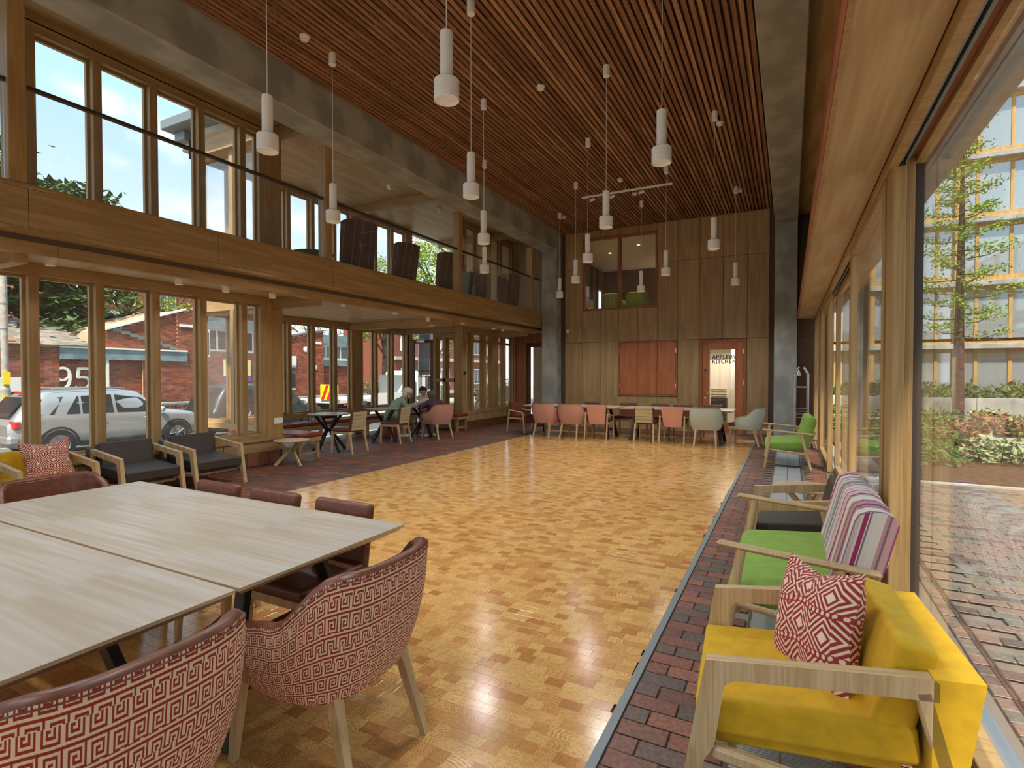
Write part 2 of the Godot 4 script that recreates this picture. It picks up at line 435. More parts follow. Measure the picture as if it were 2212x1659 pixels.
const BRICK := [Color("a85a3e"), Color("9a4c36"), Color("b3664a"), Color("7d4434"), Color("8f503c")]
const EYE := Vector3(0, 1.52, 0)
func _ready() -> void:
	# camera: the photograph's level, slightly wide view down the hall
	var cam := Camera3D.new()
	cam.position = EYE
	cam.rotation = Vector3(deg_to_rad(-1.07), deg_to_rad(27.47), 0)
	cam.fov = 71.46; cam.near = 0.05; cam.far = 300.0
	add_child(cam)
	# sky and sun
	var env := Environment.new()
	env.tonemap_mode = Environment.TONE_MAPPER_LINEAR
	env.tonemap_exposure = EXPOSURE
	env.background_mode = Environment.BG_SKY
	var pano := PanoramaSkyMaterial.new()
	pano.panorama = sky_picture()
	pano.energy_multiplier = SKY_POWER
	env.sky = Sky.new()
	env.sky.sky_material = pano
	env.sdfgi_enabled = true; env.ssao_enabled = true; env.ssil_enabled = true
	var we := WorldEnvironment.new()
	we.environment = env
	add_child(we)
	var sun := DirectionalLight3D.new()
	sun.name = "sun"
	sun.light_color = Color8(255, 244, 226); sun.light_energy = SUN_POWER; sun.light_angular_distance = 3.0; sun.shadow_enabled = true
	add_child(sun)
	sun.look_at_from_position(Vector3(2.0, 8.0, 5.0), Vector3.ZERO)
	make_materials()
	rng.seed = 5
	build_floor()
	build_ceiling()
	build_back_wall()
	build_left()
	build_right()
	build_lamps()
	build_furniture()
	build_people()
	build_gallery_things()
	build_street()
	build_court()
const EXPOSURE := 1.0
const SKY_POWER := 1.65
const SUN_POWER := 3.0
const LAMP := 3.0

func sky_picture() -> ImageTexture:
	var n := FastNoiseLite.new()
	n.seed = 4; n.frequency = 1.1; n.fractal_octaves = 5
	return tex(1024, 512, func(x, y):
		var el: float = (0.5 - (y + 0.5) / 512.0) * PI; var az: float = x / 1024.0 * TAU
		var d := Vector3(cos(az) * cos(el), sin(el), sin(az) * cos(el))
		var up: float = clampf(d.y, 0.0, 1.0)
		var base: Color = Color8(236, 246, 252).lerp(Color8(168, 212, 240), smoothstep(0.0, 0.5, up))
		var p := Vector3(d.x, d.y * 2.2, d.z) * 1.4
		var cl: float = smoothstep(0.02, 0.5, n.get_noise_3dv(p * 2.0) + 0.5 * n.get_noise_3dv(p * 5.0))
		return base.lerp(Color8(252, 252, 252), cl * 0.85))

# ---------------------------------------------------------------- floor
func shows(p: Vector3) -> float:
	# how large a floor piece shows from the photograph's place
	var d := p - EYE
	var r := Basis.from_euler(Vector3(deg_to_rad(-1.07), deg_to_rad(27.47), 0)).inverse() * d
	if r.z > -0.3: return 0.0
	var q := Vector2(r.x / -r.z, r.y / -r.z)
	if absf(q.x) > 0.97 or absf(q.y) > 0.735: return 0.0
	return 1.0 / (r.z * r.z) * absf(d.normalized().y)
func piece(b: Mb, x0: float, x1: float, y: float, z0: float, z1: float, bv: float, u := Rect2(0, 0, 1, 1)) -> void:
	# the top of one block with its worn edges; z0 > z1
	var h := Vector3(0, -bv, 0)
	var a := Vector3(x0 + bv, y, z0 - bv); var c := Vector3(x1 - bv, y, z0 - bv); var d := Vector3(x1 - bv, y, z1 + bv); var e := Vector3(x0 + bv, y, z1 + bv)
	var A := Vector3(x0, y, z0) + h; var C := Vector3(x1, y, z0) + h; var D := Vector3(x1, y, z1) + h; var E := Vector3(x0, y, z1) + h
	b.quad(a, c, d, e, u)
	for k in [[A, C, c, a], [C, D, d, c], [D, E, e, d], [E, A, a, e]]: b.quad(k[0], k[1], k[2], k[3], Rect2(u.position + u.size * 0.05, u.size * 0.02))
func build_floor() -> void:
	var fl := struct("floor", "end-grain timber block floor with red brick paver margins")
	sbox(fl, "screed", "grout", -8.0, 0.62, -0.25, -0.012, -16.2, 3.2);	sbox(fl, "screed", "grout", -10.0, -8.0, -0.25, -0.012, -16.2, -6.3)
	# end-grain blocks
	var blocks := []
	var z := 1.5
	while z > -13.38:
		var d := 0.068
		var x := -5.75 - rng.randf() * 0.06
		while x < -0.69:
			var w := rng.randf_range(0.072, 0.112)
			var x0 := maxf(x, -5.75); var x1 := minf(x + w, -0.69)
			if x1 - x0 > 0.02: blocks.append([x0, x1, z, z - d, rng.randi() % 64, shows(Vector3((x0 + x1) / 2, 0, z - d / 2))])
			x += w
		z -= d
	blocks.sort_custom(func(a, b): return a[5] > b[5])
	var unit := []
	for k in 64:
		var b := Mb.new()
		piece(b, -0.5, 0.5, 0.0, 0.5, -0.5, 0.012, Rect2((k % 8 + 0.02) / 8.0, (k / 8 + 0.02) / 8.0, 0.12, 0.12))
		unit.append(b.mesh())
	var rest := Mb.new()
	for i in blocks.size():
		var q = blocks[i]
		if i < 300:
			var o := part(fl, "wood_block", unit[q[4]], "endgrain")
			o.position = Vector3((q[0] + q[1]) / 2, 0, (q[2] + q[3]) / 2)
			o.scale = Vector3(q[1] - q[0], 0.06, q[2] - q[3])
		else:
			piece(rest, q[0], q[1], 0.0, q[2], q[3], 0.0012, Rect2((q[4] % 8 + 0.02) / 8.0, (q[4] / 8 + 0.02) / 8.0, 0.12, 0.12))
	part(fl, "wood_blocks", rest, "endgrain").set_meta("kind", "stuff")
	# brick pavers, long side across the hall
	var pav := []
	for zone in [[-7.77, -5.765, 1.5, -15.6], [-9.87, -7.77, -6.38, -15.6], [-0.648, 0.56, 1.0, -14.6], [-5.765, -0.648, -13.41, -14.66]]:
		var row := 0
		z = zone[2]
		while z > zone[3]:
			var x: float = zone[0] - (0.1065 if row % 2 else 0.0)
			while x < zone[1]:
				var x0 := maxf(x, zone[0]) + 0.003; var x1 := minf(x + 0.213, zone[1]) - 0.003
				var mid := Vector3((x0 + x1) / 2, 0, z - 0.053)
				if x1 - x0 > 0.02 and not in_grille(mid): pav.append([x0, x1, z - 0.003, z - 0.1035, rng.randi() % PAVER.size(), shows(mid)])
				x += 0.213
			z -= 0.1065
			row += 1
	pav.sort_custom(func(a, b): return a[5] > b[5])
	var pu := Mb.new()
	piece(pu, -0.5, 0.5, 0.0, 0.5, -0.5, 0.02)
	var pm := pu.mesh()
	var pr := Mb.new()
	pr.tinted = true
	for i in pav.size():
		var q = pav[i]
		var dy := -0.001 - 0.0012 * (i % 3)
		if i < 300:
			var o := part(fl, "paver", pm, "paver%d" % q[4])
			o.position = Vector3((q[0] + q[1]) / 2, dy, (q[2] + q[3]) / 2); o.scale = Vector3(q[1] - q[0], 0.12, q[2] - q[3])
		else:
			pr.col = PAVER[q[4]].srgb_to_linear()
			piece(pr, q[0], q[1], dy, q[2], q[3], 0.002)
	part(fl, "pavers", pr, "paver").set_meta("kind", "stuff")
	for s in [[-0.69, -0.652, -13.4], [-5.764, -5.751, -13.4]]:
		sbox(fl, "edge_strip", "zinc", s[0], s[1], -0.012, 0.002, 1.5, s[2])
	sbox(fl, "edge_strip", "zinc", -5.764, -0.652, -0.012, 0.002, -13.4, -13.41)
	# trench heating grilles along the glazing
	for g in GRILLES:
		var t := struct("trim_%d" % (10 + GRILLES.find(g)), "slotted aluminium trench grille let into the brick margin by the glazing")
		var b := Mb.new()
		b.bx(-0.215, -0.2, -0.012, 0.003, g[0], g[1]); b.bx(0.16, 0.175, -0.012, 0.003, g[0], g[1]); b.bx(-0.215, 0.175, -0.012, 0.003, g[0], g[0] - 0.012); b.bx(-0.215, 0.175, -0.012, 0.003, g[1], g[1] + 0.012)
		b.bx(-0.024, -0.016, -0.01, 0.002, g[0], g[1])
		part(t, "grille_frame", b, "steel")
		var s := Mb.new()
		var zz: float = g[0] - 0.02
		while zz > g[1]:
			s.bx(-0.2, 0.16, -0.01, 0.001, zz, zz - 0.009)
			zz -= 0.015
		part(t, "grille_bars", s, "grille").set_meta("kind", "stuff")
const GRILLES := [[-0.6, -3.3], [-3.42, -6.25], [-6.38, -9.78], [-10.0, -11.7]]
func in_grille(p: Vector3) -> bool:
	if p.x < -0.25 or p.x > 0.21: return false
	for g in GRILLES:
		if p.z < g[0] + 0.03 and p.z > g[1] - 0.03: return p.x > -0.3 and p.x < 0.26
	return false

# ---------------------------------------------------------------- ceiling, beams, columns
func build_ceiling() -> void:
	var c := struct("ceiling", "slatted timber ceiling of parallel battens")
	sbox(c, "backing", "slat_b", -5.96, -0.33, 5.72, 5.75, -14.75, 3.2)
	var x := -5.93
	var k := 0
	while x < -0.36:
		sbox(c, "slat", ["slat_a", "slat_b", "slat_a", "slat_c", "slat_b"][rng.randi() % 5], x, x + 0.051, 5.606, 5.672, -14.68, 3.1)
		x += 0.0805
		k += 1
	var r := struct("trim_1", "flat roof slab over the hall and gallery")
	sbox(r, "roof_slab", "concrete_out", -8.0, 1.0, 5.75, 6.05, -16.3, 3.6); sbox(r, "roof_slab", "concrete_out", -10.3, -8.0, 5.75, 6.05, -16.3, -6.2)
	for s in [["trim_2", -6.445, -5.96, "grey concrete beam along the gallery edge"], ["trim_3", -0.335, 0.145, "grey concrete beam along the courtyard side"]]:
		var t := struct(s[0], s[3])
		sbox(t, "beam", "concrete", s[1], s[2], 5.075, 5.76, 3.2, -14.62, 0.012)
	var a := struct("trim_4", "square concrete column below the gallery beam")
	sbox(a, "column", "concrete", -6.43, -5.965, 0.0, 5.09, -14.25, -14.62, 0.012)
	var b := struct("trim_5", "square concrete column beside the coat rail")
	sbox(b, "column", "concrete", -0.335, 0.145, 0.0, 5.09, -14.15, -14.62, 0.012)
	var nw := struct("wall_near", "oak framed end wall behind the viewer")
	for f in [[-8.0, 1.0, -0.2, 0.4], [-8.0, 1.0, 2.7, 3.2], [-8.0, 1.0, 5.3, 5.8], [-8.0, -7.5, 0.4, 5.3], [0.3, 1.0, 0.4, 5.3]]: sbox(nw, "panel", "ply_v", f[0], f[1], f[2], f[3], 3.2, 3.4)
	for kk in 11:
		var xx := -7.5 + kk * 0.78
		for y in [[0.4, 2.7], [3.2, 5.3]]:
			sbox(nw, "mullion", "oak_v", xx, xx + 0.1, y[0], y[1], 3.2, 3.38)
			if kk < 10: sbox(nw, "pane", "glass", xx + 0.1, xx + 0.78, y[0], y[1], 3.3, 3.305)
	var ng := struct("floor_forecourt", "paved forecourt beyond the end wall")
	sbox(ng, "paving", "paving_out", -7.95, 40, -0.3, -0.02, 3.4, 30)

# ---------------------------------------------------------------- back wall
func panel(par: Node, m: String, x0: float, x1: float, y0: float, y1: float, z: float) -> void:
	sbox(par, "panel", m, x0 + 0.004, x1 - 0.004, y0 + 0.004, y1 - 0.004, z - 0.02, z, 0.002)
func build_back_wall() -> void:
	var w := struct("wall_back", "tall plywood panelled end wall with tight black joints")
	var zb := -14.68
	var X := [-5.87, -5.33, -4.80, -4.265, -3.73, -3.19, -2.655, -2.105, -1.53, -0.96, -0.46]
	var core := Mb.new()
	core.bx(-6.6, -5.33, 0, 5.75, zb - 0.02, zb - 0.2); core.bx(-5.33, -3.19, 0, 3.33, zb - 0.02, zb - 0.2); core.bx(-5.33, -3.19, 5.4, 5.75, zb - 0.02, zb - 0.2)
	core.bx(-3.19, -2.105, 0, 5.75, zb - 0.02, zb - 0.2); core.bx(-2.105, -0.96, 2.42, 5.75, zb - 0.02, zb - 0.2); core.bx(-0.96, 0.75, 0, 5.75, zb - 0.02, zb - 0.2)
	part(w, "wall_core", core, "slat_back")
	for i in 10:
		var x0: float = X[i]; var x1: float = X[i + 1]
		var door := i == 7 or i == 8
		var hatch := i >= 3 and i <= 5
		var win := i >= 1 and i <= 4
		if not door:
			if hatch: panel(w, "ply_v", x0, x1, 0.24, 0.92, zb)
			else: panel(w, "ply_v" if i % 3 else "ply_v_deep", x0, x1, 0.24, 2.43, zb)
			sbox(w, "skirting", "ply_h", x0 + 0.003, x1 - 0.003, 0.0, 0.236, zb - 0.02, zb + 0.004)
		if win:
			panel(w, "ply_v", x0, x1, 2.43, 3.34, zb); panel(w, "ply_v_deep", x0, x1, 5.40, 5.606, zb)
		else:
			panel(w, "ply_v_deep" if i % 2 else "ply_v", x0, x1, 2.43, 4.53, zb); panel(w, "ply_v", x0, x1, 4.53, 5.606, zb)
	sbox(w, "end_panel", "dark_wood", -0.455, -0.335, 0, 5.6, zb - 0.1, zb - 0.06)
	sbox(w, "end_panel", "dark_wood", -5.965, -5.875, 0, 5.6, zb - 0.1, zb - 0.06)
	panel(w, "dark_wood", 0.145, 0.6, 0.24, 2.43, zb); panel(w, "dark_wood", 0.145, 0.6, 2.43, 4.5, zb); panel(w, "dark_wood", 0.145, 0.6, 0.0, 0.24, zb)
	# serving hatch
	var h := struct("door_1", "closed red-brown timber serving hatch of three boards in the end wall")
	for i in 3: sbox(h, "hatch_board", "door_red", X[3 + i] + (0.045 if i == 0 else 0.004), X[4 + i] - (0.045 if i == 2 else 0.004), 0.965, 2.385, zb + 0.002, zb + 0.022, 0.003)
	var fr := [[-4.265, -2.655, 2.39, 2.43], [-4.265, -2.655, 0.92, 0.96], [-4.265, -4.225, 0.96, 2.39], [-2.695, -2.655, 0.96, 2.39]]
	for f in fr: sbox(h, "hatch_frame", "frame_red", f[0], f[1], f[2], f[3], zb - 0.02, zb + 0.03, 0.004)
	for y in [1.2, 2.15]:
		for x in [-4.222, -2.698]: sbox(h, "hinge", "steel", x - 0.008, x + 0.008, y - 0.06, y + 0.06, zb + 0.02, zb + 0.034)
	# kitchen door
	var d := struct("door_2", "red-brown timber door with tall glass panel and kitchen lettering")
	for f in [[-2.1, -2.03, 0.0, 2.418], [-1.035, -0.965, 0.0, 2.418], [-2.03, -1.035, 2.34, 2.418]]: sbox(d, "door_frame", "frame_red", f[0], f[1], f[2], f[3], zb - 0.12, zb + 0.02, 0.004)
	for f in [[-2.03, -1.86, 0.01, 2.335], [-1.24, -1.037, 0.01, 2.335], [-1.86, -1.24, 2.15, 2.335], [-1.86, -1.24, 0.01, 0.28]]: sbox(d, "door_leaf", "door_red", f[0], f[1], f[2], f[3], zb - 0.07, zb - 0.02, 0.002)
	sbox(d, "meeting_stile", "oak_v", -1.87, -1.84, 0.02, 2.34, zb - 0.03, zb + 0.006)
	sbox(d, "glass_pane", "glass", -1.86, -1.24, 0.28, 2.15, zb - 0.047, zb - 0.043)
	for y in [0.35, 1.3, 2.1]: sbox(d, "hinge", "steel", -1.045, -1.03, y - 0.06, y + 0.06, zb - 0.02, zb + 0.024)
	var hb := Mb.new()
	hb.tube([Vector3(-1.95, 1.02, zb - 0.02), Vector3(-1.95, 1.02, zb + 0.04), Vector3(-1.87, 1.02, zb + 0.045)], 0.009)
	hb.lathe([Vector2(0, 0.012), Vector2(0.025, 0.012), Vector2(0.025, 0)], 14, Vector3(-1.95, 0.9, zb - 0.02), Basis(Vector3.RIGHT, PI / 2))
	part(d, "door_handle", hb, "steel")
	var bd := Mb.new()
	bd.lathe([Vector2(0, 0.003), Vector2(0.035, 0.003), Vector2(0.035, 0)], 18, Vector3(-1.95, 1.62, zb - 0.02), Basis(Vector3.RIGHT, PI / 2))
	part(d, "fire_door_disc", bd, "blue_disc", "blue round fire door notice")
	lettering(d, "APPLEBY", Vector3(-1.5, 1.96, zb - 0.04), 0.1, 0.0)
	lettering(d, "KITCHEN", Vector3(-1.5, 1.84, zb - 0.04), 0.1, 0.0)
	# internal window to the upper room
	var iw := struct("window_1", "red-brown framed internal window high in the end wall")
	for f in [[-5.33, -3.19, 5.35, 5.41], [-5.33, -3.19, 3.33, 3.385], [-5.33, -5.27, 3.385, 5.35], [-3.25, -3.19, 3.385, 5.35], [-4.3, -4.22, 3.385, 5.35]]: sbox(iw, "window_frame", "frame_red", f[0], f[1], f[2], f[3], zb - 0.16, zb + 0.012, 0.004)
	sbox(iw, "pane", "glass", -5.27, -4.3, 3.385, 5.35, zb - 0.08, zb - 0.076); sbox(iw, "pane", "glass", -4.22, -3.25, 3.385, 5.35, zb - 0.08, zb - 0.076)
	# rooms behind: upper lounge and kitchen
	var u := struct("wall_lounge", "dim upper lounge behind the internal window")
	sbox(u, "lounge_floor", "dark_wood", -6.4, -2.6, 3.0, 3.1, zb - 0.2, -20.0)
	sbox(u, "lounge_ceiling", "plaster", -6.4, -2.6, 5.45, 5.6, zb - 0.2, -20.0)
	sbox(u, "lounge_wall", "dark_wood", -6.5, -2.5, 3.0, 5.5, -20.0, -20.2)
	sbox(u, "lounge_wall", "dark_wood", -2.6, -2.45, 3.0, 5.5, zb - 0.2, -20.0)
	for i in 6:
		var zz := -16.0 - i * 0.65
		sbox(u, "lounge_mullion", "dark_wood", -6.55, -6.4, 3.1, 5.45, zz + 0.2, zz - 0.12)
	sbox(u, "lounge_wall", "dark_wood", -6.55, -6.4, 4.7, 5.5, zb - 0.2, -20.0); sbox(u, "lounge_wall", "dark_wood", -6.55, -6.4, 3.0, 3.3, zb - 0.2, -20.0); sbox(u, "lounge_wall", "dark_wood", -6.55, -6.4, 3.0, 5.5, zb - 0.2, -16.0)
	for p in [Vector3(-5.2, 5.44, -16.9), Vector3(-4.1, 5.44, -16.2)]:
		var l := thing("recessed_downlight", ["lit round downlight in the pale lounge ceiling, farther from the glass", "lit round downlight in the pale lounge ceiling, close to the glass"][0 if p.x < -5 else 1], "downlight", p, 0, "lounge downlights")
		var g := Mb.new()
		g.lathe([Vector2(0.045, -0.002), Vector2(0, -0.002)], 16)
		part(l, "lamp", g, "glow")
		var rg := Mb.new()
		rg.lathe([Vector2(0.065, 0.005), Vector2(0.065, -0.008), Vector2(0.045, -0.008), Vector2(0.045, 0.005)], 18)
		part(l, "ring", rg, "white")
		spot(l, Vector3(0, -0.03, 0), 3.5, 60.0, Color8(255, 226, 184), 0.04)
	var k := struct("wall_kitchen", "bright kitchen lobby behind the glazed door")
	sbox(k, "kitchen_floor", "paving_out", -3.0, 0.6, -0.2, 0.0, zb - 0.2, -18.4); sbox(k, "kitchen_ceiling", "plaster", -3.0, 0.6, 2.6, 2.75, zb - 0.2, -18.4)
	sbox(k, "kitchen_wall", "plaster", -3.0, 0.6, 0.0, 2.7, -18.2, -18.4); sbox(k, "kitchen_wall", "plaster", -3.1, -2.95, 0.0, 2.7, zb - 0.2, -18.2); sbox(k, "kitchen_wall", "plaster", 0.5, 0.6, 0.0, 2.7, zb - 0.2, -18.2)
	sbox(k, "kitchen_wall", "plaster", -2.95, -1.55, 0.0, 1.95, -17.2, -17.3)
	sbox(k, "white_column", "white", -1.5, -1.22, 0.0, 2.3, -16.6, -16.8); sbox(k, "dark_pane", "glass_dark", -1.18, -0.95, 0.1, 2.2, -17.0, -17.05); sbox(k, "pane_rail", "oak_h", -1.2, -0.9, 1.15, 1.28, -16.98, -17.0); sbox(k, "pane_frame", "white", -1.22, -0.6, 2.2, 2.4, -16.98, -17.06)
	var kl := thing("panel_light", "flat square panel light in the kitchen lobby ceiling", "ceiling light", Vector3(-1.6, 2.595, -16.2))
	var kb := Mb.new()
	kb.bx(-0.28, 0.28, -0.012, 0, -0.28, 0.28)
	part(kl, "diffuser", kb, "glow")
	var al := AreaLight3D.new()
	al.area_size = Vector2(0.55, 0.55); al.light_energy = 5.0; al.light_color = Color8(255, 236, 206); al.shadow_enabled = true
	kl.add_child(al); al.position = Vector3(0, -0.02, 0); al.rotation.x = -PI / 2
	var sh := thing("stacked_trays", "stack of pale trays on a dark trolley behind the door glass", "trays", Vector3(-1.72, 0.0, -15.7))
	var sb := Mb.new(); sb.bx(-0.2, 0.2, 0.0, 0.86, -0.2, 0.2, 0.01)
	part(sh, "trolley", sb, "black_metal")
	for i in 4: sbox(sh, "tray", "beech_h", -0.2, 0.18, 0.87 + i * 0.07, 0.9 + i * 0.07, -0.18, 0.18, 0.005)
	var pir := Mb.new()
	pir.rbox(Vector3(-5.78, 2.77, zb + 0.03), Vector3(0.07, 0.12, 0.06), 0.025)
	solid("motion_sensor", pir, "white_plastic", "small white motion sensor on the panelled end wall", "sensor")
func spot(par: Node3D, at: Vector3, e: float, ang: float, col: Color, size := 0.05) -> void:
	var s := SpotLight3D.new()
	s.light_energy = e; s.spot_angle = ang; s.spot_range = 30.0; s.spot_attenuation = 2.0; s.light_color = col; s.light_size = size; s.shadow_enabled = true; s.spot_angle_attenuation = 0.6
	par.add_child(s); s.position = at; s.rotation.x = -PI / 2
func lettering(par: Node, txt: String, at: Vector3, size: float, turn: float) -> void:
	var t := TextMesh.new()
	var f := SystemFont.new()
	f.font_names = PackedStringArray(["Droid Sans"]); f.font_weight = 700
	t.font = f; t.text = txt; t.font_size = 64; t.pixel_size = size / 46.0; t.depth = 0.002
	var o := part(par, "lettering", t, "black_metal")
	o.position = at; o.rotation.y = deg_to_rad(turn)
# ---------------------------------------------------------------- street side: windows, bays, gallery
var win_n := 2
func win_run_x(X: float, zs: Array, y0: float, y1: float, label: String, transom := 0.0) -> Node3D:
	# a run of tall windows in the plane x = X; zs are the far edges of the mullions, near to far; timber goes outwards (-x)
	var w := struct("window_%d" % win_n, label)
	win_n += 1
	var za: float = zs[0]; var zb: float = zs[-1]
	sbox(w, "head_rail", "oak_h", X - 0.17, X, y1 - 0.13, y1, za + 0.1, zb, 0.004)
	sbox(w, "sill_rail", "oak_h", X - 0.17, X + 0.02, y0 - 0.1, y0, za + 0.1, zb, 0.004)
	for i in zs.size():
		sbox(w, "mullion", "oak_v", X - 0.17, X, y0, y1 - 0.13, zs[i] + 0.1, zs[i], 0.004)
		if i > 0:
			var a: float = zs[i - 1]; var b: float = zs[i] + 0.1
			for f in [[y0, y0 + 0.035], [y1 - 0.165, y1 - 0.13]]: sbox(w, "bead", "oak_h", X - 0.14, X - 0.09, f[0], f[1], a, b)
			for f in [[a, a - 0.03], [b + 0.03, b]]: sbox(w, "bead", "oak_v", X - 0.14, X - 0.09, y0 + 0.035, y1 - 0.165, f[0], f[1])
			sbox(w, "pane", "glass", X - 0.117, X - 0.113, y0 + 0.035, y1 - 0.165, a - 0.03, b + 0.03)
			if transom > 0.0: sbox(w, "transom", "oak_h", X - 0.14, X - 0.06, transom, transom + 0.07, a - 0.03, b + 0.03)
	return w
func win_run_z(Z: float, xs: Array, y0: float, y1: float, label: String, sgn := -1.0) -> Node3D:
	# a run in the plane z = Z, from low x to high x; xs are the left edges of mullions
	var w := struct("window_%d" % win_n, label)
	win_n += 1
	var d := 0.15 * sgn
	sbox(w, "head_rail", "oak_h", xs[0], xs[-1] + 0.1, y1 - 0.13, y1, Z, Z + d, 0.004)
	sbox(w, "sill_rail", "oak_h", xs[0], xs[-1] + 0.1, y0 - 0.1, y0, Z, Z + d, 0.004)
	for i in xs.size():
		sbox(w, "mullion", "oak_v", xs[i], xs[i] + 0.1, y0, y1 - 0.13, Z, Z + d, 0.004)
		if i > 0:
			var a: float = xs[i - 1] + 0.1; var b: float = xs[i]
			for f in [[y0, y0 + 0.06], [y1 - 0.19, y1 - 0.13]]: sbox(w, "bead", "oak_h", a, b, f[0], f[1], Z + d * 0.5, Z + d * 0.85)
			for f in [[a, a + 0.05], [b - 0.05, b]]: sbox(w, "bead", "oak_v", f[0], f[1], y0 + 0.06, y1 - 0.19, Z + d * 0.5, Z + d * 0.85)
			sbox(w, "pane", "glass", a + 0.05, b - 0.05, y0 + 0.06, y1 - 0.19, Z + d * 0.64, Z + d * 0.67)
	return w
func build_left() -> void:
	var S := -7.78; var B := -9.84
	var so := 2.80
	# near run, both storeys
	var z1 := []
	for k in range(-7, 5): z1.append(-3.0 - 0.674 * k)
	z1.append(-6.04)
	win_run_x(S, z1, 0.52, so, "tall oak street windows behind the lounge chairs")
	win_run_x(S, z1, 3.3, 5.6, "tall oak gallery windows above the lounge chairs")
	# plinth below the near run
	var w := struct("wall_left", "oak and plywood street wall with brick skirting below the windows")
	sbox(w, "wall_core", "slat_back", S - 0.2, S - 0.03, -0.2, 0.42, 3.2, -6.37)
	var z := 2.35
	while z > -6.0:
		sbox(w, "plinth_panel", "ply_h", S - 0.03, S, 0.225, 0.40, z, maxf(z - 1.9, -6.36) + 0.006, 0.002)
		z -= 1.905
	sbox(w, "sill_board", "oak_h", S - 0.17, S + 0.035, 0.40, 0.435, 3.2, -6.37, 0.004)
	var br := Mb.new(); br.tinted = true
	var zz := 2.0
	while zz > -6.3:
		br.col = PAVER[rng.randi() % 6].srgb_to_linear()
		br.bx(S - 0.03, S + 0.004, 0.004, 0.22, zz, maxf(zz - 0.208, -6.37), 0.003)
		zz -= 0.213
	part(w, "brick_skirting", br, "paver").set_meta("kind", "stuff")
	# solid piers
	var pier := func(x0, x1, y0, y1, za, zb): sbox(w, "pier", "oak_v", x0, x1, y0, y1, za, zb, 0.005)
	for yy in [[0.435, so], [3.0, 5.7]]:
		pier.call(S - 0.17, S + 0.004, yy[0], yy[1], -6.04, -6.37)
		pier.call(B - 0.17, B + 0.01, yy[0] if yy[0] > 1 else 0.0, yy[1], -10.24, -10.53)
		pier.call(S - 0.32, S - 0.07, yy[0] if yy[0] > 1 else 0.0, yy[1], -12.2, -12.42)
		pier.call(B - 0.17, B + 0.0, yy[0] if yy[0] > 1 else 0.0, yy[1], -12.37, -12.6)
	# the bay: returns and long runs
	for yy in [[0.62, so, "ground-floor"], [3.3, 5.7, "gallery"]]:
		win_run_z(-6.22, [B - 0.12, -8.98, S - 0.27], yy[0], yy[1], "oak side window of the %s street bay, next to the bench end" % yy[2])
		var zs := [-6.37]
		for k in 6: zs.append(-6.95 - k * 0.674 + (0.0 if k < 5 else 0.08))
		win_run_x(B, zs, yy[0], yy[1], "oak front windows of the %s street bay, near half" % yy[2])
		win_run_x(B, [-10.43, -11.1, -11.77, -12.42], yy[0], yy[1], "oak front windows of the %s street bay, far half" % yy[2])
	var g4 := [-12.37, -12.81, -13.48, -13.95]
	win_run_x(-7.86, g4, 0.5, so, "narrow oak windows beyond the bay with panes above a transom", 2.42)
	sbox(w, "plinth_panel", "ply_v", -7.9, -7.85, 0.22, 0.4, -12.3, -15.4); sbox(w, "skirting", "dark_wood", -7.9, -7.84, 0.0, 0.22, -12.3, -15.4)
	sbox(w, "pier", "oak_v", -8.03, -7.85, 0.4, so, -13.95, -14.12)
	win_run_x(-7.86, [-14.22, -14.7, -15.3], 0.5, so, "dim oak windows beside the far lobby door", 2.42)
	win_run_x(-7.86, [-12.42, -13.1, -13.77, -14.44, -15.2], 3.3, 5.7, "oak gallery windows at the far end")
	# glazed entrance lobby: return wall with door
	var Z := -12.37
	var d := struct("door_3", "dark framed glass entrance door with black lettering")
	for f in [[-9.72, -9.62, 0.0, 2.5], [-9.05, -8.95, 0.0, 2.5], [-9.62, -9.05, 2.4, 2.5], [-9.62, -9.05, 0.02, 0.14]]: sbox(d, "door_frame", "dark_wood", f[0], f[1], f[2], f[3], Z, Z - 0.06, 0.003)
	sbox(d, "glass_pane", "glass", -9.62, -9.05, 0.14, 2.4, Z - 0.03, Z - 0.034)
	lettering(d, "APPLEBY BLUE", Vector3(-9.33, 1.6, Z - 0.026), 0.06, 0)
	lettering(d, "ENTRANCE", Vector3(-9.33, 1.45, Z - 0.026), 0.06, 0)
	var bar := Mb.new()
	bar.tube([Vector3(-9.12, 0.8, Z + 0.05), Vector3(-9.12, 1.5, Z + 0.05)], 0.012)
	part(d, "pull_bar", bar, "steel")
	sbox(d, "door_closer", "steel", -9.5, -9.2, 2.42, 2.48, Z + 0.0, Z + 0.05)
	sbox(w, "lobby_header", "oak_h", B, S - 0.07, 2.66, so, -12.25, -12.42)
	var lw := win_run_z(Z, [-8.95, -8.62, -8.25], 0.5, 2.66, "oak lobby screen beside the glass entrance door")
	sbox(lw, "transom", "oak_h", -8.85, -8.2, 1.3, 1.4, Z, Z - 0.1)
	sbox(lw, "screen_base", "ply_v", -8.95, -8.1, 0.0, 0.4, Z, Z - 0.1)
	# far end of the undercroft: red-brown lobby doors
	var e := struct("door_4", "red-brown timber lobby door leading off beside the concrete column")
	for f in [[-7.86, -7.45, 0.0, so], [-6.56, -6.4, 0.0, so], [-7.45, -6.56, 2.5, so]]: sbox(e, "door_frame", "frame_red", f[0], f[1], f[2], f[3], -15.3, -15.42, 0.004)
	for f in [[-7.45, -7.33, 0.0, 2.5], [-6.68, -6.56, 0.0, 2.5], [-7.33, -6.68, 2.38, 2.5], [-7.33, -6.68, 0.0, 0.15]]: sbox(e, "door_leaf", "dark_wood", f[0], f[1], f[2], f[3], -15.36, -15.41)
	sbox(e, "glass_pane", "glass", -7.33, -6.68, 0.15, 2.38, -15.38, -15.384)
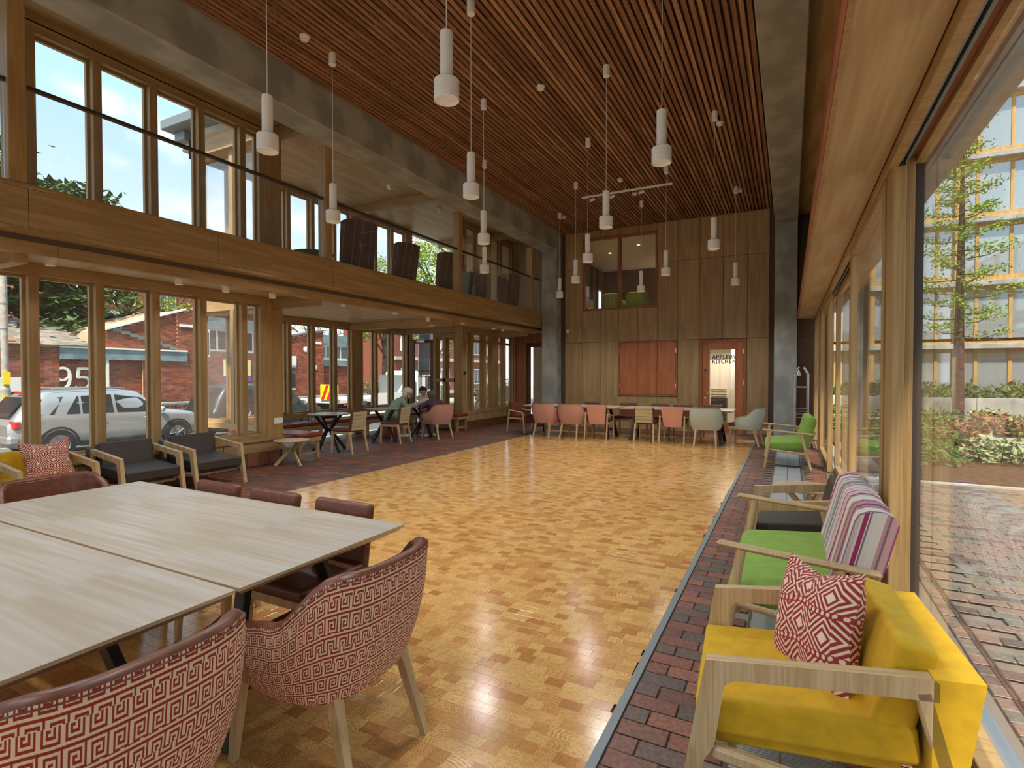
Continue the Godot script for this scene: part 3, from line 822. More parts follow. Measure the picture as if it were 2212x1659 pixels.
	var lb := struct("wall_lobby", "plywood back wall of the far lobby")
	sbox(lb, "panel", "ply_v", -8.0, -6.2, 0.0, 2.9, -17.0, -17.15); sbox(lb, "panel", "dark_wood", -6.4, -6.25, 0.0, 2.9, -15.4, -17.0); sbox(lb, "ceiling_panel", "ply_soffit", -8.0, -6.2, 2.8, 2.9, -15.4, -17.1); sbox(lb, "lobby_floor", "grout", -8.0, -6.2, -0.1, 0.0, -15.6, -17.1)
	var bw := struct("wall_gallery_end", "plywood end wall of the gallery")
	sbox(bw, "panel", "ply_v", -10.0, -6.4, 3.0, 5.75, -15.3, -15.45)
	# slab, soffits, fascia
	var g := struct("ceiling_undercroft", "plywood soffit below the gallery with stub beams")
	sbox(g, "slab", "slat_back", -6.6, S - 0.1, so + 0.02, 3.05, 3.2, -15.5); sbox(g, "slab", "slat_back", S - 0.1, B - 0.1, so + 0.02, 3.05, -6.3, -15.5)
	var sx := [-6.64, -7.72, -8.8, B - 0.16]
	for i in 3:
		z = 2.35 if i == 0 else -5.27 - 1.0
		if i == 1: sbox(g, "soffit_panel", "ply_soffit", S, sx[1] - 0.004, so, so + 0.02, 3.0, -6.2)
		while z > -15.3:
			sbox(g, "soffit_panel", "ply_soffit", sx[i + 1] + 0.004, sx[i] - 0.004, so, so + 0.02, z - 0.004, z - 1.9)
			z -= 1.905
	sbox(g, "slab_edge", "oak_h", S - 0.19, S + 0.0, so, 3.2, 3.2, -6.3); sbox(g, "slab_edge", "oak_h", B - 0.19, B, so, 3.2, -6.2, -12.6); sbox(g, "slab_edge", "oak_h", B, S, so, 3.2, -6.22, -6.4); sbox(g, "slab_edge", "oak_h", -8.05, -7.86, so, 3.2, -12.3, -15.4)
	z = 3.0
	while z > -14.3:
		var zn := maxf(z - 1.905, -14.25)
		sbox(g, "edge_beam", "oak_h", -6.72, -6.62, 2.70, 2.872, z - 0.003, zn, 0.003)
		z -= 1.905
	for s in [[-2.4, S], [-6.17, S], [-10.05, B], [-13.95, -7.86]]: sbox(g, "stub_beam", "oak_h", s[1], -6.75, 2.62, so, s[0], s[0] - 0.12, 0.005)
	var f := struct("wall_gallery_front", "plywood gallery parapet with oak capping")
	z = -0.505 + 3.81
	while z > -14.2:
		var zn := maxf(z - 1.905, -14.24)
		sbox(f, "fascia_panel", "ply_h", -6.46, -6.43, 2.915, 3.28, z - 0.003, zn + 0.002, 0.002)
		sbox(f, "lower_strip", "ply_h", -6.62, -6.428, 2.873, 2.912, z - 0.002, zn)
		z -= 1.905
	sbox(f, "parapet_core", "slat_back", -6.6, -6.46, 2.88, 3.27, 3.2, -14.24)
	sbox(f, "capping", "oak_h", -6.62, -6.425, 3.283, 3.325, 3.2, -14.24, 0.004)
	# gallery floor and ceiling
	var gf := struct("floor_gallery", "gallery floor")
	sbox(gf, "boards", "oak_v", S - 0.1, -6.6, 3.04, 3.08, 3.2, -15.3); sbox(gf, "boards", "oak_v", B - 0.1, S - 0.1, 3.04, 3.08, -6.3, -15.3)
	var gc := struct("ceiling_gallery", "plywood panelled gallery ceiling with cross beams")
	sx = [-6.3, -7.15, -8.6, B - 0.16]
	for i in 3:
		z = 2.35 if i == 0 else -5.27 - 1.0
		if i == 1: sbox(gc, "ceiling_panel", "ply_soffit", S, sx[1] - 0.004, 5.7, 5.73, 3.0, -6.2)
		while z > -15.3:
			sbox(gc, "ceiling_panel", "ply_soffit", sx[i + 1] + 0.004, sx[i] - 0.004, 5.7, 5.73, z - 0.004, z - 1.9)
			z -= 1.905
	for zz2 in [-2.4, -6.2, -10.05, -13.9]: sbox(gc, "cross_beam", "oak_h", B if zz2 < -6.3 else S, -6.44, 5.5, 5.7, zz2, zz2 - 0.13, 0.004)
	sbox(gc, "header", "oak_h", S - 0.17, S, 5.58, 5.72, 3.2, -6.37)
	# posts and glass balustrade
	var zp := [1.64, -2.27, -6.08, -9.865, -13.6]
	for i in zp.size():
		var ps := struct("trim_%d" % (20 + i), "square oak post between parapet and concrete beam")
		sbox(ps, "post", "oak_v", -6.6, -6.435, 3.325, 5.08, zp[i], zp[i] - 0.14, 0.006)
	for i in zp.size():
		var a: float = zp[i] - 0.14; var b: float = zp[i + 1] if i + 1 < zp.size() else -14.24
		var t := thing("glass_balustrade", ["glass balustrade with dark handrail in the gallery bay behind the viewer", "glass balustrade with dark handrail before the wide sky panes", "glass balustrade with dark handrail before the tall striped wing chairs", "glass balustrade with dark handrail before the far gallery chairs", "short glass balustrade with dark handrail next to the column"][i], "balustrade", Vector3(-6.5, 3.325, (a + b) / 2), 0, "gallery balustrades")
		var h := (a - b) / 2
		sbox(t, "pane", "glass", -0.006, 0.006, 0.0, 0.92, h - 0.01, -h + 0.01)
		sbox(t, "handrail", "dark_bronze", -0.024, 0.024, 0.915, 0.955, h, -h, 0.006)
	# roof edge of the street bay, seen through the gallery windows
	var rf := struct("trim_30", "zinc roof edge of the street bay with timber soffit")
	sbox(rf, "eaves", "zinc", -10.4, -7.7, 6.05, 6.22, -5.85, -13.0, 0.01)
	sbox(rf, "gutter", "zinc", -10.3, -10.0, 5.88, 6.05, -6.05, -13.0, 0.01)
	sbox(rf, "bay_fascia", "oak_h", -10.02, -7.95, 5.55, 5.9, -6.15, -6.3); sbox(rf, "bay_fascia", "oak_h", -10.02, -9.9, 5.55, 5.9, -6.15, -12.6)
	for p in [[S, -6.26, "near pier by the small round table"], [B + 0.16, -10.4, "pier between the two halves of the bay"]]:
		var sb := Mb.new()
		sb.rbox(Vector3(p[0] + 0.012, 0.72 if p[0] > -9 else 0.78, p[1]), Vector3(0.018, 0.1, 0.17), 0.006)
		solid("socket_outlet", sb, "white_plastic", "white double socket on the oak %s" % p[2], "socket", "wall sockets")
	var cp := Mb.new(); cp.rbox(Vector3(-7.84, 1.55, -12.3), Vector3(0.02, 0.1, 0.06), 0.005)
	solid("card_reader", cp, "black_metal", "small black card reader on the oak lobby pier", "card reader")
# ---------------------------------------------------------------- courtyard side
func build_right() -> void:
	var w := struct("wall_right", "plywood bulkhead and wall above the courtyard glazing")
	sbox(w, "upper_wall", "ply_h", 0.62, 0.8, 2.95, 5.75, 3.2, -14.9)
	var z := 2.2
	while z > -14.6:
		var zn := maxf(z - 2.4, -14.65)
		sbox(w, "soffit_panel", "ply_soffit", 0.145, 0.62, 5.35, 5.38, z - 0.004, zn)
		z -= 2.4
	z = 2.9
	while z > -14.2:
		var zn := maxf(z - 2.46, -14.2)
		sbox(w, "bulkhead_panel", "ply_soffit", 0.17, 0.505, 2.805, 2.83, z - 0.003, zn, 0.002)
		z -= 2.46
	sbox(w, "bulkhead_edge", "frame_red", 0.148, 0.168, 2.80, 2.90, 3.0, -14.2, 0.003); sbox(w, "bulkhead_lip", "oak_h", 0.168, 0.19, 2.80, 2.84, 3.0, -14.2)
	sbox(w, "bulkhead_top", "ply_v", 0.168, 0.62, 2.87, 2.9, 3.0, -14.2)
	# head track and sill track
	var tr := struct("window_40", "oak sliding glazing to the courtyard")
	sbox(tr, "head_frame", "oak_h", 0.512, 0.56, 2.74, 2.87, 3.0, -14.2, 0.004)
	sbox(tr, "head_track", "zinc", 0.56, 0.575, 2.76, 2.87, 3.0, -14.2); sbox(tr, "head_track", "zinc", 0.59, 0.605, 2.76, 2.87, 3.0, -14.2)
	sbox(tr, "head_frame", "frame_red", 0.605, 0.65, 2.80, 2.9, 3.0, -14.2); sbox(tr, "head_frame", "oak_h", 0.65, 0.7, 2.77, 2.9, 3.0, -14.2); sbox(tr, "head_gasket", "dark_bronze", 0.7, 0.72, 2.77, 2.99, 3.0, -14.2)
	sbox(tr, "sill_track", "steel", 0.50, 0.535, -0.02, 0.012, 3.0, -14.2); sbox(tr, "sill_track", "steel", 0.55, 0.56, -0.02, 0.016, 3.0, -14.2)
	sbox(tr, "sill", "dark_bronze", 0.56, 0.64, -0.2, 0.02, 3.0, -14.2); sbox(tr, "sill_metal", "steel", 0.72, 0.8, -0.2, 0.03, 3.0, -14.2)
	# leaves: [near z, far z, x of leaf, stile width]
	for f in [[-4.1, -6.3, 0.56, 0.1], [-6.3, -9.6, 0.66, 0.12], [-9.5, -12.0, 0.56, 0.14]]:
		var x: float = f[2]
		sbox(tr, "stile", "oak_v", x - 0.035, x + 0.035, 0.02, 2.78, f[0], f[0] - f[3], 0.004)
		sbox(tr, "stile", "oak_v", x - 0.035, x + 0.035, 0.02, 2.78, f[1] + f[3], f[1], 0.004)
		sbox(tr, "bottom_rail", "oak_h", x - 0.035, x + 0.035, 0.02, 0.12, f[0] - f[3], f[1] + f[3], 0.004)
		sbox(tr, "top_rail", "oak_h", x - 0.035, x + 0.035, 2.68, 2.78, f[0] - f[3], f[1] + f[3], 0.004)
		sbox(tr, "pane", "glass", x - 0.004, x + 0.004, 0.12, 2.68, f[0] - f[3], f[1] + f[3])
	# big fixed pane and the stout post beside it
	sbox(tr, "pane", "glass", 0.676, 0.684, 0.06, 2.76, 3.0, -3.98)
	sbox(tr, "bottom_rail", "oak_h", 0.63, 0.72, 0.02, 0.07, 3.0, -4.0, 0.004)
	sbox(tr, "post", "oak_v", 0.53, 0.6, 0.02, 2.8, -3.85, -4.06, 0.005)
	sbox(tr, "post", "oak_v", 0.605, 0.648, 0.02, 2.8, -3.9, -4.1, 0.004)
	sbox(tr, "gasket", "dark_bronze", 0.65, 0.7, 0.02, 2.8, -3.95, -4.1)
	sbox(tr, "post", "oak_v", 0.5, 0.64, 0.02, 2.79, -11.98, -12.2, 0.005)
	sbox(tr, "post", "oak_v", 0.5, 0.72, 0.02, 2.79, -13.9, -14.2, 0.005)
	sbox(tr, "pane", "glass", 0.6, 0.608, 0.1, 2.68, -12.2, -13.9)
	sbox(tr, "roller", "black_metal", 0.555, 0.59, 2.74, 2.79, -3.83, -3.86)
	# soffit over the path outside
	var so := struct("ceiling_overhang", "pale concrete soffit slabs over the courtyard path")
	z = 3.0
	while z > -15.0:
		sbox(so, "soffit_slab", "concrete_out", 0.72, 0.875, 2.995, 3.05, z - 0.006, z - 0.9); sbox(so, "soffit_slab", "concrete_out", 0.882, 1.03, 2.995, 3.05, z - 0.006, z - 0.9, 0.004)
		z -= 0.9
	sbox(so, "overhang", "concrete_out", 0.72, 1.03, 3.05, 3.4, 3.4, -15.2)
# ---------------------------------------------------------------- lamps and ceiling fittings
func build_lamps() -> void:
	var spots := [[-2.19, -3.2], [-4.08, -3.2], [-5.22, -5.06], [-3.14, -5.06], [-1.07, -5.06], [-4.08, -6.93], [-2.19, -6.93], [-5.22, -8.9], [-3.14, -8.9], [-1.07, -8.9], [-4.08, -10.8], [-2.19, -10.8], [-5.22, -12.67], [-3.14, -12.67], [-1.07, -12.67], [-5.22, -1.3], [-3.14, -1.3], [-1.07, -1.3], [-4.08, 0.6], [-2.19, 0.6]]
	var names := {0: "over the near long table's end chairs", 2: ""}
	var proto: Node3D
	var rows := {-3.2: "first row down the hall", -5.06: "second row down the hall", -6.93: "third row down the hall", -8.9: "fourth row down the hall", -10.8: "fifth row down the hall", -12.67: "last row before the end wall", -1.3: "row above the long tables", 0.6: "row behind the viewer"}
	for s in spots:
		var side := "on the gallery side" if s[0] < -4.5 or (s[0] < -4.0 and s[0] > -4.2) else ("in the middle" if s[0] < -2.5 else "on the courtyard side")
		var lab := "white tube pendant lamp %s of the %s" % [side, rows[s[1]]]
		if proto == null:
			proto = thing("pendant_lamp", lab, "pendant lamp", Vector3(s[0], 3.47, s[1]), 0, "white pendant lamps over the hall")
			var b := Mb.new()
			b.lathe([Vector2(0.0, 0.49), Vector2(0.042, 0.488), Vector2(0.046, 0.482), Vector2(0.046, 0.145)], 24)
			part(proto, "tube_body", b, "lamp_white")
			var h := Mb.new()
			h.lathe([Vector2(0.046, 0.148), Vector2(0.084, 0.146), Vector2(0.09, 0.14), Vector2(0.09, 0.003), Vector2(0.086, 0.0), Vector2(0.082, 0.003), Vector2(0.082, 0.03)], 28)
			part(proto, "lamp_head", h, "lamp_white")
			var g := Mb.new()
			g.lathe([Vector2(0.082, 0.03), Vector2(0.0, 0.03)], 24)
			part(proto, "lamp_diffuser", g, "lamp_glow")
			var c := Mb.new()
			c.tube([Vector3(0, 0.49, 0), Vector3(0, 2.05, 0)], 0.0035, 6)
			part(proto, "cord", c, "lamp_white")
			var r := Mb.new()
			r.lathe([Vector2(0.0, 2.136), Vector2(0.045, 2.136), Vector2(0.045, 2.0), Vector2(0.04, 1.995), Vector2(0.0, 1.995)], 18)
			part(proto, "ceiling_rose", r, "lamp_white")
			spot(proto, Vector3(0, 0.02, 0), LAMP, 70.0, Color8(252, 250, 248), 0.08)
		else: copy(proto, Vector3(s[0], 3.47, s[1]), 0, lab)
	# surface downlights below and above the gallery
	var dp: Node3D
	var low := [[-7.25, -2.9], [-7.25, -4.3], [-7.3, -5.0], [-7.25, -5.75], [-7.0, -7.0], [-7.0, -8.4], [-7.3, -9.9], [-7.0, -12.4], [-7.1, -13.1], [-7.4, -14.4]]
	var high := [[-7.9, -7.6], [-7.9, -9.3], [-7.9, -11.2], [-7.3, -8.8], [-7.3, -11.9], [-7.3, -13.2]]
	for i in low.size() + high.size():
		var up := i >= low.size()
		var q = high[i - low.size()] if up else low[i]
		var y := 5.7 if up else 2.8
		var lab := ("small white surface downlight on the gallery ceiling" if up else "small white surface downlight on the soffit under the gallery")
		if dp == null:
			dp = thing("surface_downlight", lab, "downlight", Vector3(q[0], y, q[1]), 0, "downlights under the gallery")
			var b := Mb.new()
			b.lathe([Vector2(0.05, 0.0), Vector2(0.05, -0.085), Vector2(0.042, -0.085), Vector2(0.042, -0.06)], 18)
			part(dp, "housing", b, "lamp_white")
			var g := Mb.new(); g.lathe([Vector2(0.042, -0.06), Vector2(0, -0.06)], 16)
			part(dp, "lamp_diffuser", g, "lamp_glow")
			spot(dp, Vector3(0, -0.07, 0), DOWN, 65.0, Color8(252, 250, 248), 0.05)
		else:
			var c := copy(dp, Vector3(q[0], y, q[1]), 0, lab)
			if up: c.set_meta("group", "downlights on the gallery ceiling")
	# detectors on the slatted ceiling
	var det := [[-5.24, -4.64, "near the first gallery pendants"], [-3.17, -6.98, "amid the middle pendants"], [-3.19, -11.05, "on the near side of the track bar"], [-3.14, -12.05, "on the far side of the track bar"], [-1.04, -9.31, "close to the courtyard beam"], [-1.02, -12.88, "in the courtyard corner by the end wall"], [-5.24, -13.01, "in the gallery corner by the end wall"]]
	for q in det:
		var t := thing("smoke_detector", "round white detector on the slatted ceiling %s" % q[2], "detector", Vector3(q[0], 5.606, q[1]), 0, "ceiling detectors")
		var b := Mb.new(); b.lathe([Vector2(0.06, 0.0), Vector2(0.06, -0.02), Vector2(0.05, -0.03)], 20)
		part(t, "base", b, "white_plastic")
		var c := Mb.new(); c.lathe([Vector2(0.05, -0.03), Vector2(0.045, -0.05), Vector2(0.0, -0.055)], 20)
		part(t, "sensor_cap", c, "white_plastic")
	for q in [[-6.95, -8.9, "nearest the dark table legs"], [-7.2, -11.2, "next to the lobby header"], [-6.9, -12.9, "close to the far stub beam"]]:
		var b := Mb.new(); b.lathe([Vector2(0.06, 2.8), Vector2(0.06, 2.775), Vector2(0.045, 2.75), Vector2(0, 2.745)], 18, Vector3(q[0], 0, q[1]))
		solid("alarm_detector", b, "white_plastic", "round white detector on the plywood soffit %s" % q[2], "detector", "soffit detectors")
	var bar := thing("lighting_track", "white spotlight track bar hung below the slatted ceiling", "track light", Vector3(-3.2, 5.5, -11.5))
	var tb := Mb.new(); tb.bx(-1.0, 1.0, -0.02, 0.02, -0.018, 0.018, 0.003)
	part(bar, "track", tb, "lamp_white")
	for x in [-0.9, 0.0, 0.9]:
		var c := Mb.new(); c.tube([Vector3(x, 0.02, 0), Vector3(x, 0.106, 0)], 0.006, 6)
		part(bar, "hanger", c, "lamp_white")
	for x in [-0.75, -0.3, 0.35]:
		var c := Mb.new(); c.tube([Vector3(x, -0.02, 0), Vector3(x, -0.06, 0)], 0.008, 6); c.tube([Vector3(x - 0.05, -0.1, 0.03), Vector3(x + 0.04, -0.06, -0.03)], 0.032, 12)
		part(bar, "spot_head", c, "lamp_white")
const DOWN := 0.3
# ---------------------------------------------------------------- furniture (front is +z in a thing's own axes)
var proto := {}
func place(kind: String, mk: Callable, at: Vector3, turn: float, label: String, group := "") -> Node3D:
	var o: Node3D
	if proto.has(kind): o = copy(proto[kind], at, turn, label)
	else:
		o = mk.call()
		proto[kind] = o
		o.position = at; o.rotation.y = deg_to_rad(turn); o.set_meta("label", label)
	if group != "": o.set_meta("group", group)
	elif o.has_meta("group"): o.remove_meta("group")
	return o
func leg(par: Node, a: Vector3, b: Vector3, wa: float, wb: float, m := "beech") -> void:
	var q := Mb.new()
	q.taper(a, b, Vector2(wa, wa), Vector2(wb, wb))
	part(par, "leg", q, m)
func tub_h(a: float) -> float:
	# height of the rim round the shell; a = 0 at the back
	return lerpf(0.815, 0.625, smoothstep(0.75, 1.45, absf(a))) - 0.03 * smoothstep(1.5, 2.1, absf(a))
func tub_pt(a: float, y: float, r: float) -> Vector3:
	var lean := 0.05 * (y - 0.36) / 0.46
	var sq := pow(pow(absf(sin(a)), 3.0) + pow(absf(cos(a)), 3.0), -1.0 / 3.0)
	var s := sin(a) * sq; var c := cos(a) * sq
	var x := s * (0.272 + lean * 0.5 + r)
	var z := -c * (0.25 + lean * (1.4 if c > 0 else 0.0) + r)
	return Vector3(x, y, z)
func tub_chair(fabric: String, inner := "leather") -> Node3D:
	var t := thing("tub_chair", "", "chair")
	var outer := []; var inn := []; var rim := []
	var na := 28; var ny := 8
	for j in ny + 1:
		var ro := PackedVector3Array(); var ri := PackedVector3Array()
		for i in na + 1:
			var a := lerpf(-2.02, 2.02, float(i) / na)
			var y := lerpf(0.345, tub_h(a), float(j) / ny)
			var bulge := 0.012 * sin(PI * j / ny) - 0.035 * pow(1.0 - float(j) / ny, 3.0)
			ro.append(tub_pt(a, y, 0.045 + bulge))
			ri.append(tub_pt(a, maxf(y, 0.42), -0.012))
		outer.append(ro); inn.append(ri)
	var o := Mb.new(); o.loft(outer, false)
	var un := []
	for k in 2:
		var row := PackedVector3Array()
		for p in outer[0]: row.append(p if k == 1 else Vector3(p.x * 0.55, 0.35, p.z * 0.55))
		un.append(row)
	o.loft(un, false)
	part(t, "outer_shell", o, fabric)
	inn.reverse()
	var n := Mb.new(); n.loft(inn, false)
	part(t, "inner_shell", n, inner)
	var pts := []
	for j in 7:
		var u := float(j) / 6.0
		var row := PackedVector3Array()
		for i in na + 1:
			var a := lerpf(-2.02, 2.02, float(i) / na)
			var h := tub_h(a)
			row.append(tub_pt(a, h - 0.012 + 0.026 * sin(PI * u), lerpf(0.049, -0.014, u)))
		pts.append(row)
	var r := Mb.new(); r.loft(pts, false)
	for e in [0, na]:
		var q := Mb.new()
		var A := []
		for j in ny + 1: A.append(outer[j][e])
		for j in ny: r.oquad(outer[j][e], outer[j + 1][e], inn[ny - j - 1][e], inn[ny - j][e], Vector3(0, 0.5, -0.1))
	part(t, "rim_piping", r, inner)
	var s := Mb.new()
	s.rbox(Vector3(0, 0.43, 0.04), Vector3(0.5, 0.1, 0.52), 0.04, Basis.IDENTITY, 0.02)
	part(t, "seat", s, inner)
	var ap := Mb.new()
	ap.rbox(Vector3(0, 0.375, 0.06), Vector3(0.54, 0.075, 0.5), 0.03)
	part(t, "seat_apron", ap, fabric)
	for x in [-1, 1]:
		leg(t, Vector3(x * 0.215, 0.36, 0.25), Vector3(x * 0.235, 0, 0.28), 0.045, 0.028)
		leg(t, Vector3(x * 0.19, 0.36, -0.2), Vector3(x * 0.22, 0, -0.31), 0.045, 0.028)
	return t
func side_chair(rear: String, quilt: bool) -> Node3D:
	var t := thing("dining_chair", "", "chair")
	var s := Mb.new()
	s.rbox(Vector3(0, 0.445, 0.02), Vector3(0.45, 0.075, 0.44), 0.03, Basis.IDENTITY, 0.012)
	part(t, "seat", s, "leather")
	var bs := Basis(Vector3.RIGHT, deg_to_rad(-9))
	var b := Mb.new()
	b.rbox(Vector3(0, 0.605, -0.235), Vector3(0.43, 0.375, 0.06), 0.028, bs)
	part(t, "backrest", b, "leather")
	if quilt:
		for k in 5:
			var q := Mb.new()
			q.rbox(Vector3(0, 0.605, -0.235) + bs * Vector3(0, -0.135 + k * 0.073, -0.03), Vector3(0.385, 0.07, 0.02), 0.009, bs)
			part(t, "quilted_band", q, rear)
	for x in [-1, 1]:
		leg(t, Vector3(x * 0.2, 0.42, 0.21), Vector3(x * 0.212, 0, 0.23), 0.042, 0.026)
		leg(t, Vector3(x * 0.2, 0.42, -0.2), Vector3(x * 0.215, 0, -0.29), 0.042, 0.026)
		var f := Mb.new(); f.bar(Vector3(x * 0.2, 0.39, -0.21), Vector3(x * 0.2, 0.39, 0.215), 0.026, 0.05)
		part(t, "seat_rail", f, "beech")
	var g := Mb.new(); g.bar(Vector3(-0.2, 0.39, 0.21), Vector3(0.2, 0.39, 0.21), 0.024, 0.05)
	part(t, "seat_rail", g, "beech")
	return t
func open_arm_chair(fabric: String) -> Node3D:
	var t := thing("open_arm_chair", "", "chair")
	var s := Mb.new(); s.rbox(Vector3(0, 0.44, 0.03), Vector3(0.46, 0.08, 0.46), 0.03, Basis.IDENTITY, 0.012)
	part(t, "seat", s, "leather")
	var R := []
	for j in 9:
		var y := lerpf(0.37, 0.795, j / 8.0)
		var row := PackedVector3Array()
		for i in 11:
			var u := lerpf(-1, 1, i / 10.0)
			row.append(Vector3(u * lerpf(0.19, 0.235, j / 8.0), y - 0.012 * (1.0 - u * u) * (j / 8.0), -0.235 - 0.09 * (y - 0.37) / 0.43 + 0.035 * u * u))
		R.append(row)
	var b := Mb.new(); b.loft(R, false)
	part(t, "back_cover", b, fabric)
	var F := []
	for j in 9:
		var row := PackedVector3Array()
		for i in 11: row.append(R[8 - j][i] + Vector3(0, 0, 0.045))
		F.append(row)
	var f := Mb.new(); f.loft(F, false)
	for i in 10:
		f.oquad(R[8][i], R[8][i + 1], F[0][i + 1], F[0][i], Vector3(0, 0.5, -0.2)); f.oquad(R[0][i], R[0][i + 1], F[8][i + 1], F[8][i], Vector3(0, 0.6, -0.2))
	for j in 8:
		for e in [0, 10]: f.oquad(R[j][e], R[j + 1][e], F[7 - j][e], F[8 - j][e], Vector3(0, 0.6, -0.2))
	part(t, "backrest", f, "leather")
	for x in [-1, 1]:
		var a := Mb.new(); a.bar(Vector3(x * 0.26, 0.6, -0.27), Vector3(x * 0.265, 0.535, 0.2), 0.045, 0.026, 0.008)
		part(t, "armrest", a, "beech")
		var l := Mb.new(); l.bar(Vector3(x * 0.262, 0.535, 0.19), Vector3(x * 0.262, 0.0, 0.25), 0.03, 0.036, 0.006, Vector3.BACK)
		part(t, "leg", l, "beech")
		var k := Mb.new(); k.bar(Vector3(x * 0.258, 0.6, -0.25), Vector3(x * 0.262, 0.0, -0.33), 0.03, 0.036, 0.006, Vector3.BACK)
		part(t, "leg", k, "beech")
		var r := Mb.new(); r.bar(Vector3(x * 0.258, 0.385, -0.28), Vector3(x * 0.258, 0.385, 0.2), 0.026, 0.04)
		part(t, "seat_rail", r, "beech")
	return t
func lounge(nm: String, cover: String) -> Node3D:
	# low lounge chair: pale timber loops, loose seat and back cushion, upholstered back
	var t := thing(nm, "", "armchair")
	var s := Mb.new()
	var bs := Basis(Vector3.RIGHT, deg_to_rad(5))
	s.rbox(Vector3(0, 0.335, 0.05), Vector3(0.62, 0.125, 0.66), 0.022, bs, 0.012)
	part(t, "seat_cushion", s, cover)
	var tb := Basis(Vector3.RIGHT, deg_to_rad(-14))
	var b := Mb.new()
	b.rbox(Vector3(0, 0.515, -0.235), Vector3(0.60, 0.33, 0.115), 0.02, tb, 0.012, 2)
	part(t, "back_cushion", b, cover)
	var o := Mb.new()
	o.prism(PackedVector2Array([Vector2(-0.29, 0.22), Vector2(-0.295, 0.612), Vector2(-0.42, 0.622), Vector2(-0.36, 0.2)]), -0.36, 0.36, func(p, d): return Vector3(d, p.y, p.x))
	part(t, "back_shell", o, cover)
	var u := Mb.new(); u.rbox(Vector3(0, 0.255, 0.04), Vector3(0.56, 0.05, 0.56), 0.01, bs)
	part(t, "seat_base", u, cover if cover != "leather_dark" else "leather_dark")
	for x in [-1, 1]:
		var a := Mb.new()
		# one side loop: arm, front leg, low rail, rear leg in one outline with a rounded opening
		var ou := PackedVector2Array([Vector2(0.345, 0.535), Vector2(-0.29, 0.612), Vector2(-0.31, 0.60), Vector2(-0.31, 0.545), Vector2(-0.2, 0.535), Vector2(0.255, 0.48), Vector2(0.285, 0.455), Vector2(0.315, 0.24), Vector2(0.345, 0.19), Vector2(0.40, 0.0), Vector2(0.435, 0.0)])
		a.prism(ou, -0.022, 0.022, func(p, d): return Vector3(x * 0.338 + d, p.y, p.x))
		part(t, "arm_loop", a, "beech")
		var r := Mb.new()
		r.bar(Vector3(x * 0.338, 0.215, 0.325), Vector3(x * 0.338, 0.14, -0.36), 0.044, 0.05, 0.012)
		part(t, "side_rail", r, "beech")
		var l := Mb.new()
		l.bar(Vector3(x * 0.338, 0.57, -0.27), Vector3(x * 0.338, 0.0, -0.42), 0.044, 0.05, 0.008, Vector3.BACK)
		part(t, "rear_leg", l, "beech")
	var st := Mb.new(); st.bar(Vector3(-0.32, 0.19, 0.26), Vector3(0.32, 0.19, 0.26), 0.03, 0.045)
	part(t, "stretcher", st, "beech")
	return t
func loveseat() -> Node3D:
	# wide green seat with round-edged cushions and turned beech frame
	var t := thing("green_loveseat", "", "armchair")
	var s := Mb.new()
	s.rbox(Vector3(0, 0.345, 0.06), Vector3(1.16, 0.15, 0.60), 0.07, Basis(Vector3.RIGHT, deg_to_rad(5)))
	part(t, "seat_cushion", s, "velvet_green")
	var b := Mb.new()
	b.rbox(Vector3(0, 0.59, -0.265), Vector3(1.16, 0.5, 0.15), 0.072, Basis(Vector3.RIGHT, deg_to_rad(-14)))
	part(t, "back_cushion", b, "velvet_green")
	for x in [-1, 1]:
		var a := Mb.new()
		a.bar(Vector3(x * 0.63, 0.615, 0.4), Vector3(x * 0.63, 0.56, -0.34), 0.055, 0.032, 0.014)
		part(t, "armrest", a, "beech")
		var l := Mb.new(); l.tube([Vector3(x * 0.63, 0.595, 0.28), Vector3(x * 0.64, 0.0, 0.36)], [0.026, 0.019], 12)
		part(t, "leg", l, "beech")
		var k := Mb.new(); k.tube([Vector3(x * 0.63, 0.56, -0.16), Vector3(x * 0.64, 0.0, -0.3)], [0.026, 0.019], 12)
		part(t, "leg", k, "beech")
		var r := Mb.new(); r.tube([Vector3(x * 0.62, 0.3, 0.32), Vector3(x * 0.62, 0.24, -0.22)], 0.018, 10)
		part(t, "side_rail", r, "beech")
		var up := Mb.new(); up.bar(Vector3(x * 0.5, 0.24, -0.22), Vector3(x * 0.5, 0.6, -0.375), 0.05, 0.022, 0.006, Vector3.BACK)
		part(t, "back_post", up, "beech")
	for z in [0.3, -0.22]:
		var c := Mb.new(); c.tube([Vector3(-0.62, 0.265, z), Vector3(0.62, 0.265, z)], 0.02, 10)
		part(t, "cross_rail", c, "beech")
	return t
